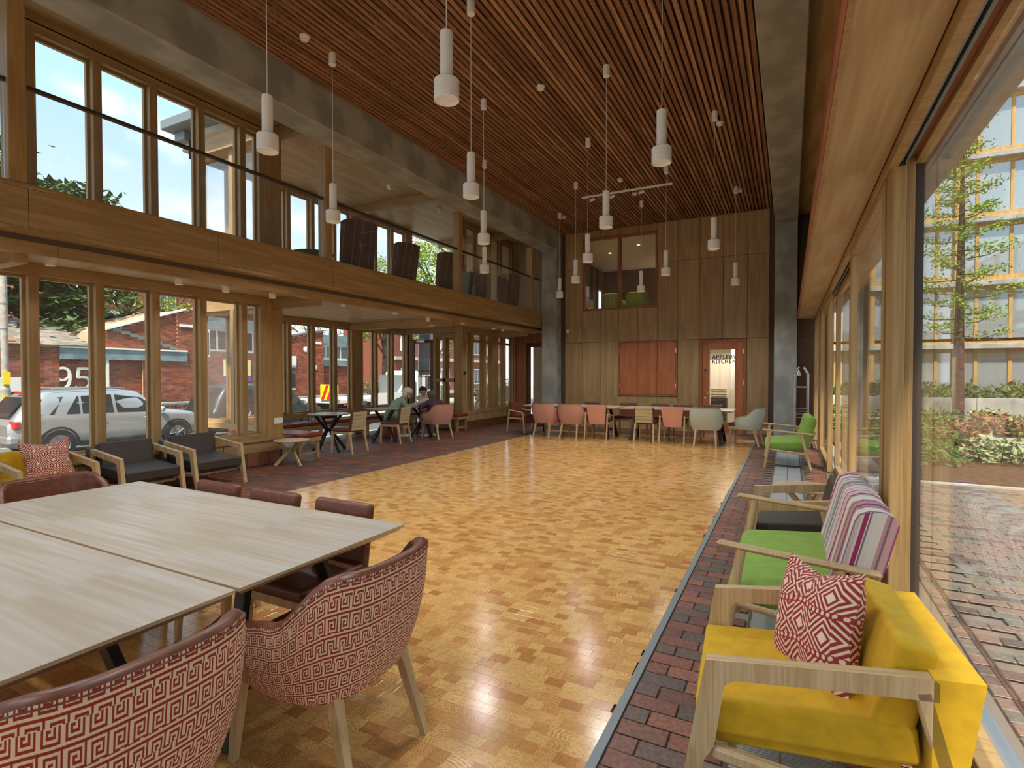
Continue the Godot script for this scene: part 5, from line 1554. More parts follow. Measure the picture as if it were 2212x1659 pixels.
func build_gallery_things() -> void:
	var w := func(): return wing_chair("wing_stripe")
	var g := 3.08
	place("wing", w, Vector3(-7.2, g, -7.45), 250, "tall purple striped wing chair in the gallery, nearest the wide sky panes")
	place("wing", w, Vector3(-7.5, g - 0.0, -9.1), 262, "purple striped wing chair in the gallery, standing lower between two others")
	place("wing", w, Vector3(-7.15, g, -10.35), 245, "purple striped wing chair in the gallery, beside the folded green screen")
	place("wing", w, Vector3(-7.15, g, -13.3), 240, "purple striped wing chair in the gallery, close to the concrete column")
	var d := func(): return side_chair("weave_grey", true)
	var gc := thing("grey_armchair", "dark green-grey armchair behind the oak gallery post", "armchair", Vector3(-7.2, g, -11.6), 240)
	var b := Mb.new(); b.rbox(Vector3(0, 0.65, -0.22), Vector3(0.62, 0.6, 0.12), 0.04, Basis(Vector3.RIGHT, -0.15))
	part(gc, "backrest", b, "weave_grey")
	var s := Mb.new(); s.rbox(Vector3(0, 0.38, 0.05), Vector3(0.6, 0.16, 0.56), 0.04)
	part(gc, "seat", s, "weave_grey")
	for x in [-1, 1]:
		for z in [-0.2, 0.26]: leg(gc, Vector3(x * 0.24, 0.32, z), Vector3(x * 0.26, 0, z), 0.045, 0.028)
	var sc := thing("leaning_screen", "folded green-grey screen leaning by the gallery post", "screen", Vector3(-7.0, g, -10.95), 60)
	for k in 2:
		var q := Mb.new(); q.rbox(Vector3(k * 0.1, 0.45, k * 0.05), Vector3(0.05, 0.9, 0.5), 0.02, Basis(Vector3.BACK, -0.15))
		part(sc, "leaf", q, "weave_grey")
	var tt := thing("gallery_table", "dark round table top in the gallery by the oak pier", "table", Vector3(-7.25, g, -6.55))
	var q := Mb.new(); q.lathe([Vector2(0.0, 0.47), Vector2(0.34, 0.47), Vector2(0.35, 0.485), Vector2(0.34, 0.5), Vector2(0, 0.5)], 30)
	part(tt, "tabletop", q, "dark_bronze")
	var p := Mb.new(); p.lathe([Vector2(0.2, 0.0), Vector2(0.2, 0.015), Vector2(0.03, 0.03), Vector2(0.03, 0.47)], 20)
	part(tt, "pedestal", p, "black_metal")
	# upper lounge seen through the internal window
	var lime := func(): return tub_chair("chair_lime", "chair_lime")
	place("lime", lime, Vector3(-4.75, 3.1, -15.9), 160, "lime green tub chair in the upper lounge, left half behind the window post")
	place("lime", lime, Vector3(-4.05, 3.1, -15.95), 190, "lime green tub chair in the upper lounge, behind the right pane")
	var wl := thing("wall_lamp", "small glowing wall lamp at the lounge's dark wall", "wall lamp", Vector3(-3.35, 4.25, -19.97))
	var lb := Mb.new(); lb.lathe([Vector2(0, -0.12), Vector2(0.06, -0.1), Vector2(0.08, 0.1), Vector2(0, 0.12)], 14)
	part(wl, "lamp_shade", lb, "glow")
	var bp := Mb.new(); bp.bx(-0.05, 0.05, -0.08, 0.08, -0.03, 0.0)
	part(wl, "back_plate", bp, "steel")
	var om := OmniLight3D.new(); om.light_energy = 0.6; om.omni_range = 20; om.omni_attenuation = 2.0; om.light_color = Color8(255, 220, 170); om.shadow_enabled = true; om.light_size = 0.05
	wl.add_child(om); om.position = Vector3(0, 0, 0.16)
	var ls := thing("lounge_sofa", "dark sofa silhouette in the upper lounge by the street panes", "sofa", Vector3(-5.7, 3.1, -16.4), 80)
	for r in [[Vector3(0, 0.25, 0), Vector3(1.3, 0.4, 0.7), "seat"], [Vector3(0, 0.6, -0.3), Vector3(1.3, 0.6, 0.18), "backrest"]]:
		var m := Mb.new(); m.rbox(r[0], r[1], 0.06)
		part(ls, r[2], m, "black_metal")
# ---------------------------------------------------------------- street outside the left windows
const G := -0.62
func leaf_mesh(w: float, h: float) -> ArrayMesh:
	var b := Mb.new(); b.tinted = true
	var a := Vector3(0, 0, 0); var c := Vector3(0, h, 0.0); var l := Vector3(-w / 2, h * 0.5, h * 0.12); var r := Vector3(w / 2, h * 0.5, h * 0.12)
	b.tri(a, r, c); b.tri(a, c, l)
	return b.mesh()
func leaves(par: Node, nm: String, m: String, mesh: ArrayMesh, pts: Array, sz: float, flat := 0.0) -> void:
	var mm := MultiMesh.new()
	mm.transform_format = MultiMesh.TRANSFORM_3D; mm.use_colors = true; mm.mesh = mesh; mm.instance_count = pts.size()
	for i in pts.size():
		var e := Vector3(rng.randf_range(-1, 1) * (1.0 - flat) * PI, rng.randf() * TAU, rng.randf_range(-1, 1) * (1.0 - flat) * PI)
		if flat > 0.0: e.x += PI / 2
		var s := sz * rng.randf_range(0.6, 1.3)
		mm.set_instance_transform(i, Transform3D(Basis.from_euler(e).scaled(Vector3.ONE * s), pts[i]))
		var k := rng.randf_range(0.62, 1.15)
		mm.set_instance_color(i, Color(k * rng.randf_range(0.9, 1.1), k, k * rng.randf_range(0.75, 1.1)))
	var o := MultiMeshInstance3D.new()
	o.name = nm; o.multimesh = mm; o.material_override = M[m]
	par.add_child(o, true); o.set_meta("kind", "stuff")
func rnd3() -> Vector3:
	while true:
		var p := Vector3(rng.randf_range(-1, 1), rng.randf_range(-1, 1), rng.randf_range(-1, 1))
		if p.length() < 1.0: return p
	return Vector3.ZERO
func broad_tree(label: String, at: Vector3, h: float, spread: float, m: String, n: int, lsz: float, bare := false) -> void:
	var t := thing("tree", label, "tree", at)
	var tr := Mb.new()
	tr.tube([Vector3(0, 0, 0), Vector3(0.06, h * 0.3, 0.03), Vector3(0.02, h * 0.6, -0.05), Vector3(0.1, h * 0.95, 0)], [h * 0.022, h * 0.018, h * 0.011, 0.01], 8)
	part(t, "trunk", tr, "bark")
	var pts := []
	for k in 16:
		var a := rng.randf() * TAU
		var y := h * rng.randf_range(0.3, 0.8)
		var e := Vector3(cos(a) * spread * rng.randf_range(0.5, 1.0), minf(y + h * rng.randf_range(0.1, 0.32), h), sin(a) * spread * rng.randf_range(0.5, 1.0))
		var mid := Vector3(e.x * 0.45, lerpf(y, e.y, 0.6), e.z * 0.45)
		var br := Mb.new(); br.tube([Vector3(0, y, 0), mid, e], [h * 0.008, h * 0.005, h * 0.0015], 6)
		for q in 4:
			var s := mid.lerp(e, rng.randf_range(0, 0.8)); var d := rnd3() * spread * 0.4
			br.tube([s, s + d * 0.5 + Vector3(0, 0.1, 0), s + d + Vector3(0, h * 0.05, 0)], [h * 0.003, h * 0.002, h * 0.0008], 5)
			for z in int(n / 64): pts.append(s + d * rng.randf_range(0.3, 1.2) + rnd3() * spread * 0.16 + Vector3(0, h * 0.04, 0))
		part(t, "branch", br, "bark")
	leaves(t, "foliage", m, leaf_mesh(0.5, 1.0), pts, lsz)
func cedar(label: String, at: Vector3, h: float, spread: float, n: int) -> void:
	var t := thing("cedar", label, "tree", at)
	var tr := Mb.new(); tr.tube([Vector3.ZERO, Vector3(0.1, h * 0.5, 0), Vector3(0, h, 0)], [0.35, 0.25, 0.05], 8)
	part(t, "trunk", tr, "bark")
	var pts := []
	for k in 34:
		var y := h * (0.18 + 0.8 * k / 34.0)
		var a := k * 2.4
		var ln := spread * (1.0 - 0.55 * k / 34.0) * rng.randf_range(0.7, 1.0)
		var e := Vector3(cos(a) * ln, y + 0.2, sin(a) * ln)
		var br := Mb.new(); br.tube([Vector3(0, y, 0), e], [0.07, 0.012], 5)
		part(t, "branch", br, "bark")
		for q in n / 34:
			var u := pow(rng.randf(), 0.6)
			pts.append(Vector3(0, y, 0).lerp(e, u) + Vector3(rng.randfn(0, 0.35), rng.randfn(0.05, 0.1), rng.randfn(0, 0.35)) * (0.5 + u))
	leaves(t, "needles", "leaf_cedar", leaf_mesh(0.5, 1.0), pts, 0.4, 0.72)
func brick_wall(par: Node, X: float, z0: float, z1: float, y0: float, top: Callable, budget: int, face := 1.0) -> void:
	# running-bond wall in the plane x = X (z0 > z1); each brick proud of recessed mortar; top(z) gives the height
	var list := []
	var row := 0
	var y := y0
	while y < y0 + 6.0:
		var z := z0 + (0.1125 if row % 2 else 0.0)
		while z > z1:
			var a := minf(z, z0); var b := maxf(z - 0.215, z1)
			if a - b > 0.03 and y + 0.065 < minf(top.call(a), top.call(b)): list.append([a, b, y, Vector3(X, y, (a + b) / 2).distance_to(Vector3(-20.6, 1.6, -9.5))])
			z -= 0.225
		y += 0.075; row += 1
	list.sort_custom(func(p, q): return p[3] < q[3])
	var u := Mb.new(); u.bx(-0.5, 0.5, 0, 1, -0.5, 0.5)
	var um := u.mesh()
	var rest := Mb.new(); rest.tinted = true
	for i in list.size():
		var q = list[i]
		var c := rng.randi() % BRICK.size()
		if i < budget:
			var o := part(par, "brick", um, "brick%d" % c)
			o.position = Vector3(X, q[2], (q[0] + q[1]) / 2); o.scale = Vector3(0.03, 0.065, q[0] - q[1])
		else:
			rest.col = BRICK[c].srgb_to_linear()
			rest.bx(X - 0.015, X + 0.015, q[2], q[2] + 0.065, q[0], q[1])
	var mo := Mb.new()
	var zz := z0
	while zz > z1 + 0.01:
		var zn := maxf(zz - 0.3, z1)
		var tp: float = minf(top.call(zz), top.call(zn)) - 0.01
		if tp > y0: mo.bx(X - 0.06, X + 0.006, y0, tp, zz, zn)
		zz = zn
	part(par, "mortar_bed", mo, "mortar")
	if rest.v.size(): part(par, "bricks", rest, "brick").set_meta("kind", "stuff")
func poly_x(par: Node, nm: String, m: String, pts: Array, x0: float, x1: float) -> void:
	# outline given as [z, y] pairs
	var P := PackedVector2Array()
	for p in pts: P.append(Vector2(p[0], p[1]))
	var b := Mb.new(); b.prism(P, x0, x1, func(q, d): return Vector3(d, q.y, q.x))
	part(par, nm, b, m)
func car_at(C: Array, u: float) -> Array:
	for i in C.size() - 1:
		if u <= C[i + 1][0]:
			var t: float = (u - C[i][0]) / (C[i + 1][0] - C[i][0])
			var o := []
			for k in C[i].size(): o.append(lerpf(C[i][k], C[i + 1][k], t))
			return o
	return C[-1]
func car_ring(s: Array, W: float) -> PackedVector3Array:
	# s = [u, underside, belt, roof, width share, roof width share]
	var w: float = W * s[4]; var rw: float = W * s[5]
	var r := PackedVector3Array()
	var half := [Vector2(0, s[1]), Vector2(w * 0.86, s[1]), Vector2(w * 0.97, s[1] + 0.1), Vector2(w, lerpf(s[1], s[2], 0.5)), Vector2(w * 0.985, s[2] - 0.1), Vector2(w * 0.95, s[2]), Vector2(lerpf(w * 0.95, rw, 0.5), lerpf(s[2], s[3], 0.5)), Vector2(rw, s[3] - 0.07 * minf(1.0, (s[3] - s[2]) * 3.0)), Vector2(rw * 0.86, s[3]), Vector2(0, s[3] + 0.02)]
	for p in half: r.append(Vector3(p.x, p.y, s[0]))
	for i in range(half.size() - 2, 0, -1): r.append(Vector3(-half[i].x, half[i].y, s[0]))
	return r
func car(nm: String, label: String, at: Vector3, paint: String, C: Array, W: float, wheels: Array, wr: float, glass: Array, L: float) -> Node3D:
	# the front points to -z: u runs from the tail (0) to the nose (L)
	var t := thing(nm, label, "car", at)
	var R := []
	var n := 44
	for i in n + 1: R.append(car_ring(car_at(C, L * i / n), W))
	for i in R.size():
		for j in R[i].size(): R[i][j].z = L / 2 - R[i][j].z
	var b := Mb.new(); b.loft(R, true, true, true)
	part(t, "body", b, paint)
	for g in glass:
		# side window between u0 and u1, on both flanks
		for sx in [1, -1]:
			var q := Mb.new()
			var P := []
			for k in [[g[0], 0.1], [g[1], 0.1], [g[3], 0.86], [g[2], 0.86]]:
				var s := car_at(C, k[0])
				var rg := car_ring(s, W)
				var p: Vector3 = rg[5].lerp(rg[7], k[1])
				P.append(Vector3((p.x + 0.012) * sx, p.y, L / 2 - p.z))
			q.quad(P[0], P[1], P[2], P[3])
			part(t, "side_window", q, "glass_dark")
	for u in wheels:
		for sx in [-1, 1]:
			var w := Mb.new()
			var bs := Basis(Vector3.BACK, PI / 2)
			w.lathe([Vector2(wr * 0.62, 0.11), Vector2(wr * 0.95, 0.11), Vector2(wr, 0.07), Vector2(wr, -0.07), Vector2(wr * 0.95, -0.11), Vector2(wr * 0.62, -0.11)], 28, Vector3(sx * (W - 0.1), wr, L / 2 - u), bs)
			var wh := part(t, "wheel", w, "tyre")
			var rm := Mb.new()
			rm.lathe([Vector2(wr * 0.62, 0.105), Vector2(wr * 0.56, 0.08), Vector2(wr * 0.54, 0.03)], 24, Vector3(sx * (W - 0.1), wr, L / 2 - u), bs)
			rm.lathe([Vector2(wr * 0.62, -0.105), Vector2(wr * 0.56, -0.08), Vector2(wr * 0.54, -0.03)], 24, Vector3(sx * (W - 0.1), wr, L / 2 - u), bs)
			for k in 5:
				var a := TAU * k / 5 + 0.3
				var d := Vector3(0, cos(a), sin(a))
				var o := Vector3(sx * (W - 0.015), wr, L / 2 - u)
				rm.bar(o, o + d * wr * 0.58, 0.03, 0.09, 0.01, Vector3.RIGHT)
			rm.lathe([Vector2(0, 0.1), Vector2(0.07, 0.1), Vector2(0.08, 0.0), Vector2(0.07, -0.1), Vector2(0, -0.1)], 14, Vector3(sx * (W - 0.1), wr, L / 2 - u), bs)
			part(wh, "rim", rm, "rim")
			var dk := Mb.new(); dk.lathe([Vector2(0.0, 0.01), Vector2(wr * 0.6, 0.01)], 20, Vector3(sx * (W - 0.1), wr, L / 2 - u), bs)
			part(wh, "brake_disc", dk, "black_metal")
			# dark arch lining just proud of the flank
			var ar := Mb.new()
			for k in 14:
				var a0 := PI * k / 14; var a1 := PI * (k + 1) / 14
				var O := Vector3(sx * (W + 0.004), wr, L / 2 - u)
				var e := func(a, r): return O + Vector3(0, sin(a) * r, cos(a) * r)
				ar.quad(e.call(a0, wr * 1.02), e.call(a0, wr * 1.17), e.call(a1, wr * 1.17), e.call(a1, wr * 1.02))
			part(t, "wheel_arch", ar, "tyre")
	return t
func build_street() -> void:
	var ro := struct("floor_street", "grey tarmac road and pale pavements of the street")
	sbox(ro, "road", "road", -19.2, -13.4, G - 0.3, G, 14, -60)
	sbox(ro, "pavement", "paving_out", -13.4, -7.95, G - 0.3, G + 0.1, 14, -60)
	sbox(ro, "pavement", "paving_out", -60, -19.2, G - 0.3, G + 0.1, 14, -90)
	sbox(ro, "kerb", "concrete_out", -13.5, -13.38, G - 0.2, G + 0.105, 14, -60, 0.01); sbox(ro, "kerb", "concrete_out", -19.22, -19.1, G - 0.2, G + 0.105, 14, -60, 0.01)
	for k in 12: sbox(ro, "road_marking", "white", -13.75, -13.65, G, G + 0.004, 8.0 - k * 4.0, 5.2 - k * 4.0)
	# the brick building with the big house number
	var X := -20.6
	var b := thing("brick_house", "low red brick building with tiled roof and a big white 95", "building", Vector3.ZERO)
	sbox(b, "wall_core", "mortar", X - 5.5, X - 0.2, G, 2.2, 4.0, -12.7)
	poly_x(b, "gable_core", "mortar", [[-9.5, 2.2], [-9.7, 3.0], [-12.45, 3.98], [-12.75, 3.98], [-12.75, 2.2]], X - 5.5, X - 0.12)
	poly_x(b, "gable_core", "mortar", [[4.0, 2.2], [4.0, 4.2], [-7.75, 2.55], [-8.4, 2.42], [-8.4, 2.2]], X - 0.3, X - 0.07)
	brick_wall(b, X, 4.0, -8.42, G, func(z): return minf(2.42 + maxf(0.0, z + 8.1) * 0.16, 4.2), 120)
	brick_wall(b, X - 0.12, -8.42, -10.9, G, func(_z): return 2.05, 90)
	brick_wall(b, X, -10.9, -12.75, G, func(z): return 3.02 + (-z - 9.76) * 0.365 if z < -12.0 else 2.2, 60)
	brick_wall(b, X - 0.05, -9.6, -12.4, 2.2, func(z): return 3.02 + (-z - 9.76) * 0.365, 30)
	sbox(b, "fascia", "blue_fascia", X, X + 0.08, 2.0, 2.36, -8.42, -12.45); sbox(b, "gutter", "white", X + 0.02, X + 0.12, 2.36, 2.42, -8.42, -12.45)
	# tiled roof, course by course
	var rt := Mb.new(); rt.tinted = true
	for r in 16:
		var s0 := r / 16.0
		var x := X + 0.1 - s0 * 3.2; var y := 2.42 + s0 * 0.98
		for k in 42:
			var z := 3.8 - k * 0.31 - (0.15 if r % 2 else 0.0)
			var lim := -12.2 + s0 * 2.6
			if z < lim: continue
			rt.col = [Color8(138, 132, 120), Color8(126, 122, 112), Color8(148, 138, 124), Color8(120, 112, 100)][rng.randi() % 4].srgb_to_linear()
			rt.box(Vector3(x - 0.1, y + 0.05, z - 0.15), Vector3(0.3, 0.03, 0.29), 0.0, Basis(Vector3.BACK, -0.29))
	part(b, "roof_tiles", rt, "vc").set_meta("kind", "stuff")
	poly_x(b, "roof_backing", "zinc", [[4.0, 2.3], [4.0, 2.38], [-12.3, 2.38], [-12.3, 2.3]], X - 3.0, X)
	for k in 9:
		var z := -9.95 - k * 0.27
		sbox(b, "lead_step", "zinc", X - 0.03, X + 0.012, 2.98 - k * 0.075, 3.1 - k * 0.075, z, z - 0.27)
	for r in [[-9.72, 3.04, -12.45, 4.0]]:
		var v := Mb.new(); v.bar(Vector3(X - 0.1, r[1], r[0]), Vector3(X - 0.1, r[3], r[2]), 0.3, 0.06)
		part(b, "verge", v, "white")
	sbox(b, "stone_cap", "white", X - 0.1, X + 0.06, 3.32, 3.42, -12.2, -12.75); sbox(b, "tall_window", "white", X - 0.04, X + 0.02, 2.2, 3.3, -12.76, -13.4); sbox(b, "window_glass", "glass_dark", X, X + 0.03, 2.3, 3.2, -12.85, -13.35)
	sbox(b, "downpipe", "white", X - 0.02, X + 0.05, G, 2.0, -9.72, -9.8); sbox(b, "door_frame", "white", X - 0.12, X - 0.05, 0.0, 2.0, -11.05, -11.25)
	for k in 3: sbox(b, "pane", "glass_dark", X - 0.1, X - 0.045, 0.75 + k * 0.42, 1.1 + k * 0.42, -11.06, -11.24)
	var num := TextMesh.new()
	var f := SystemFont.new(); f.font_names = PackedStringArray(["Droid Sans"])
	num.font = f; num.text = "95"; num.font_size = 96; num.pixel_size = 0.0105; num.depth = 0.06
	var no := part(b, "house_number", num, "white"); no.position = Vector3(X - 0.02, 1.37, -8.8); no.rotation.y = PI / 2
	# neighbour with blue bands and church-like gable farther along
	var X2 := -22.0
	var c := thing("brick_hall", "brick hall with blue-grey cladding bands and a gabled wall farther along the street", "building", Vector3.ZERO)
	sbox(c, "wall_core", "mortar", X2 - 6, X2 - 0.07, G, 3.3, -13.4, -22.3)
	brick_wall(c, X2, -13.4, -17.6, G, func(_z): return 2.5, 60)
	sbox(c, "cladding", "blue_fascia", X2, X2 + 0.1, 3.45, 3.95, -13.4, -17.6)
	sbox(c, "window_band", "white", X2 - 0.05, X2 + 0.03, 2.5, 3.45, -13.4, -17.6)
	for k in 7: sbox(c, "window_pane", "glass_dark", X2, X2 + 0.05, 2.6, 3.38, -13.5 - k * 0.58, -13.98 - k * 0.58)
	poly_x(c, "gable_core", "mortar", [[-17.6, G], [-17.6, 3.25], [-19.9, 3.72], [-20.1, 3.65], [-20.1, G]], X2 - 4.0, X2 + 0.43)
	brick_wall(c, X2 + 0.5, -17.6, -20.1, G, func(z): return 3.25 + (-z - 17.6) * 0.2, 60)
	var v2 := Mb.new(); v2.bar(Vector3(X2 + 0.4, 3.28, -17.5), Vector3(X2 + 0.4, 3.78, -20.1), 0.4, 0.08)
	part(c, "verge", v2, "zinc")
	sbox(c, "lintel", "white", X2 + 0.5, X2 + 0.54, 3.05, 3.17, -19.3, -19.95)
	for q in [[2.75, -18.95], [1.85, -19.5]]:
		var w := Mb.new(); w.lathe([Vector2(0.14, 0), Vector2(0.14, 0.05), Vector2(0, 0.07)], 18, Vector3(X2 + 0.5, q[0], q[1]), Basis(Vector3.BACK, -PI / 2))
		part(c, "wall_lamp", w, "white")
	sbox(c, "porch_sign", "white", X2 + 0.3, X2 + 0.56, 1.95, 2.4, -17.62, -18.35); sbox(c, "window_frame", "white", X2 + 0.48, X2 + 0.53, 0.75, 1.95, -17.65, -18.35)
	for k in 2: sbox(c, "window_pane", "glass_dark", X2 + 0.5, X2 + 0.55, 0.85, 1.85, -17.7 - k * 0.33, -17.98 - k * 0.33)
	sbox(c, "cladding", "blue_fascia", X2, X2 + 0.15, 3.05, 3.6, -20.1, -22.3); sbox(c, "window_band", "white", X2, X2 + 0.08, 2.25, 3.05, -20.1, -22.3); sbox(c, "cladding", "blue_fascia", X2, X2 + 0.15, 1.95, 2.25, -20.1, -22.3)
	for k in 4: sbox(c, "window_pane", "glass_dark", X2 + 0.05, X2 + 0.1, 2.4, 2.98, -20.2 - k * 0.52, -20.62 - k * 0.52)
	brick_wall(c, X2, -20.1, -22.3, G, func(_z): return 1.95, 30)
	var sg := thing("notice_board", "cream and purple notice board on the brick hall", "sign", Vector3(X2 + 0.06, 0, -15.55))
	sbox(sg, "panel", "cream_sign", -0.02, 0.02, 1.45, 2.15, 0.65, -0.65); sbox(sg, "lower_band", "purple_sign", -0.021, 0.021, 1.2, 1.45, 0.65, -0.65)
	sbox(sg, "emblem", "blue_fascia", 0.02, 0.025, 1.62, 1.9, -0.25, -0.45)
	# garden wall with railings
	var gw := thing("garden_wall", "low brick garden wall before the brick house", "wall", Vector3.ZERO)
	sbox(gw, "wall_core", "mortar", -19.95, -19.78, G, 0.42, -9.6, -21.4)
	brick_wall(gw, -19.77, -9.6, -21.4, G + 0.1, func(_z): return 0.42, 60)
	sbox(gw, "coping", "concrete_out", -20.0, -19.72, 0.42, 0.5, -9.6, -21.4)
	var rl := thing("street_railing", "grey pedestrian railing along the far kerb", "railing", Vector3.ZERO)
	for y in [G + 0.25, G + 1.05]: sbox(rl, "rail", "zinc", -19.33, -19.29, y, y + 0.04, -10.6, -15.0)
	for k in 30: sbox(rl, "baluster", "zinc", -19.32, -19.3, G + 0.25, G + 1.05, -10.6 - k * 0.15, -10.62 - k * 0.15)
	for k in 3: sbox(rl, "post", "zinc", -19.35, -19.27, G, G + 1.12, -10.6 - k * 2.2, -10.68 - k * 2.2)
	# lamp post, fence, sign
	var lp := thing("lamp_post", "pale concrete lamp post with yellow tags by the timber fence", "lamp post", Vector3(-19.6, G + 0.1, -6.75))
	var m := Mb.new(); m.lathe([Vector2(0.12, 0), Vector2(0.12, 1.6), Vector2(0.085, 1.75), Vector2(0.075, 7.0)], 16)
	part(lp, "column", m, "paving_out")
	sbox(lp, "tag", "yellow_sign", 0.08, 0.13, 1.75, 2.1, 0.08, -0.08); sbox(lp, "tag", "yellow_sign", 0.08, 0.14, 1.2, 1.42, 0.1, -0.1)
	for y in [3.3, 4.0]:
		var k := Mb.new(); k.lathe([Vector2(0.083, y), Vector2(0.09, y), Vector2(0.09, y + 0.03), Vector2(0.083, y + 0.03)], 14)
		part(lp, "band", k, "zinc")
	var fe := thing("timber_fence", "dark timber fence with a white board beside the lamp post", "fence", Vector3(-20.3, G, 0))
	for k in 26: sbox(fe, "paling", "dark_wood", -0.02, 0.02, 0.0, 1.62, -7.55 + k * 0.25, -7.35 + k * 0.25)
	sbox(fe, "board", "white", 0.03, 0.05, 1.62, 2.05, -6.3, -7.45)
	# cars
	var suv := car("silver_car", "silver estate-style off-road car on the street outside", Vector3(-17.25, G, -8.1), "car_silver", [
		[0.0, 0.42, 0.88, 0.90, 0.80, 0.66], [0.12, 0.34, 1.0, 1.04, 0.92, 0.74], [0.45, 0.28, 1.06, 1.52, 0.97, 0.70], [0.75, 0.28, 1.07, 1.70, 1.0, 0.72], [2.2, 0.28, 1.04, 1.745, 1.0, 0.73], [2.9, 0.28, 1.03, 1.66, 1.0, 0.72], [3.55, 0.28, 1.04, 1.14, 0.99, 0.80], [4.35, 0.30, 0.98, 1.01, 0.96, 0.80], [4.65, 0.34, 0.84, 0.88, 0.86, 0.72], [4.8, 0.42, 0.66, 0.70, 0.72, 0.6]], 0.965, [0.95, 3.86], 0.375, [[0.42, 0.86, 0.66, 1.12], [1.12, 1.42, 1.42, 1.45], [1.48, 2.2, 1.5, 2.2], [2.28, 3.42, 2.28, 2.95]], 4.8)
	for sx in [-1, 1]:
		sbox(suv, "tail_light", "red_light", sx * 0.62, sx * 0.93, 0.8, 1.0, 2.34, 2.2, 0.03)
		sbox(suv, "door_mirror", "car_silver", sx * 0.95, sx * 1.12, 1.05, 1.2, -0.92, -1.06, 0.04)
		sbox(suv, "roof_rail", "steel", sx * 0.66, sx * 0.69, 1.74, 1.78, 1.5, -0.2, 0.01)
		for z in [0.62, -0.55]: sbox(suv, "door_handle", "steel", sx * 0.955, sx * 0.99, 0.9, 0.93, z, z - 0.2, 0.01)
		sbox(suv, "sill_strip", "tyre", sx * 0.93, sx * 0.975, 0.28, 0.4, 1.0, -1.0)
		sbox(suv, "head_light", "white_plastic", sx * 0.6, sx * 0.86, 0.72, 0.9, -2.05, -2.24, 0.03)
	var rw := Mb.new(); rw.quad(Vector3(-0.6, 1.1, 2.33), Vector3(0.6, 1.1, 2.33), Vector3(0.55, 1.56, 1.96), Vector3(-0.55, 1.56, 1.96))
	part(suv, "rear_window", rw, "glass_dark")
	sbox(suv, "high_brake_light", "red_light", -0.2, 0.2, 1.64, 1.68, 1.92, 1.85); sbox(suv, "number_plate", "plate", -0.27, 0.27, 0.8, 0.91, 2.39, 2.36); sbox(suv, "rear_bumper", "car_silver", -0.9, 0.9, 0.42, 0.66, 2.44, 2.2, 0.06); sbox(suv, "bumper_trim", "steel", -0.5, 0.5, 0.36, 0.42, 2.44, 2.3)
	var cab := car("black_cab", "black taxi cab with white lettering standing behind the silver car", Vector3(-16.95, G, -12.9), "car_black", [
		[0.0, 0.36, 0.92, 0.95, 0.86, 0.7], [0.15, 0.28, 1.0, 1.35, 0.94, 0.74], [0.45, 0.25, 1.05, 1.72, 0.97, 0.78], [1.2, 0.25, 1.06, 1.79, 1.0, 0.8], [2.6, 0.25, 1.04, 1.78, 1.0, 0.8], [3.1, 0.25, 1.02, 1.6, 1.0, 0.76], [3.6, 0.25, 1.0, 1.06, 0.98, 0.8], [4.2, 0.28, 0.9, 0.94, 0.95, 0.78], [4.55, 0.36, 0.72, 0.75, 0.82, 0.7]], 0.94, [0.85, 3.7], 0.34, [[0.55, 1.35, 0.62, 1.35], [1.42, 2.4, 1.42, 2.4], [2.48, 3.4, 2.48, 3.0]], 4.55)
	for q in [["kray", 0.84, 1.62, 0.26], ["TAXIS", 0.66, 1.6, 0.1]]:
		var tm := TextMesh.new(); tm.font = f; tm.text = q[0]; tm.font_size = 64; tm.pixel_size = q[3] / 46.0; tm.depth = 0.004
		var o := part(cab, "lettering", tm, "white"); o.position = Vector3(0.955, q[1], q[2] - 0.2); o.rotation.y = PI / 2
	for q in [[0.52, 1.75], [0.55, 1.35]]: 
		var w := Mb.new(); w.lathe([Vector2(0.07, 0), Vector2(0.07, 0.006), Vector2(0, 0.006)], 14, Vector3(0.95, q[0], q[1]), Basis(Vector3.BACK, -PI / 2))
		part(cab, "roundel", w, "white")
	for sx in [-1, 1]: sbox(cab, "door_mirror", "steel", sx * 0.92, sx * 1.1, 1.02, 1.2, -1.0, -1.12, 0.03)
	# recovery truck with chevron board
	var tk := thing("flatbed_truck", "white flatbed recovery truck with red and yellow chevron board", "truck", Vector3(-17.0, G, -19.2))
	sbox(tk, "bed", "white", -1.1, 1.1, 0.95, 1.12, 3.6, -1.2, 0.02); sbox(tk, "side_board", "white", 1.08, 1.13, 0.8, 1.3, 1.6, -1.2); sbox(tk, "chassis", "black_metal", -0.5, 0.5, 0.5, 0.95, 3.2, -4.0)
	sbox(tk, "cab", "white", -1.05, 1.05, 0.5, 2.3, -1.6, -3.6, 0.12); sbox(tk, "cab_window", "glass_dark", 1.04, 1.07, 1.4, 2.05, -2.2, -3.3); sbox(tk, "headboard", "zinc", -1.05, 1.05, 1.12, 2.1, -1.22, -1.4)
	for z in [2.2, -2.8]:
		for sx in [-1, 1]:
			var w := Mb.new(); w.lathe([Vector2(0, 0.14), Vector2(0.3, 0.14), Vector2(0.45, 0.12), Vector2(0.45, -0.12), Vector2(0.3, -0.14), Vector2(0, -0.14)], 22, Vector3(sx * 0.95, 0.45, z), Basis(Vector3.BACK, PI / 2))
			part(tk, "wheel", w, "tyre")
	var st := Mb.new(); st.bar(Vector3(0.9, 1.12, -0.2), Vector3(0.9, 2.2, -1.25), 0.09, 0.09)
	part(tk, "ramp_arm", st, "white")
	var cb := Mb.new(); cb.bx(0.2, 1.15, 1.1, 1.72, 3.66, 3.62)
	part(tk, "chevron_board", cb, "yellow_sign")
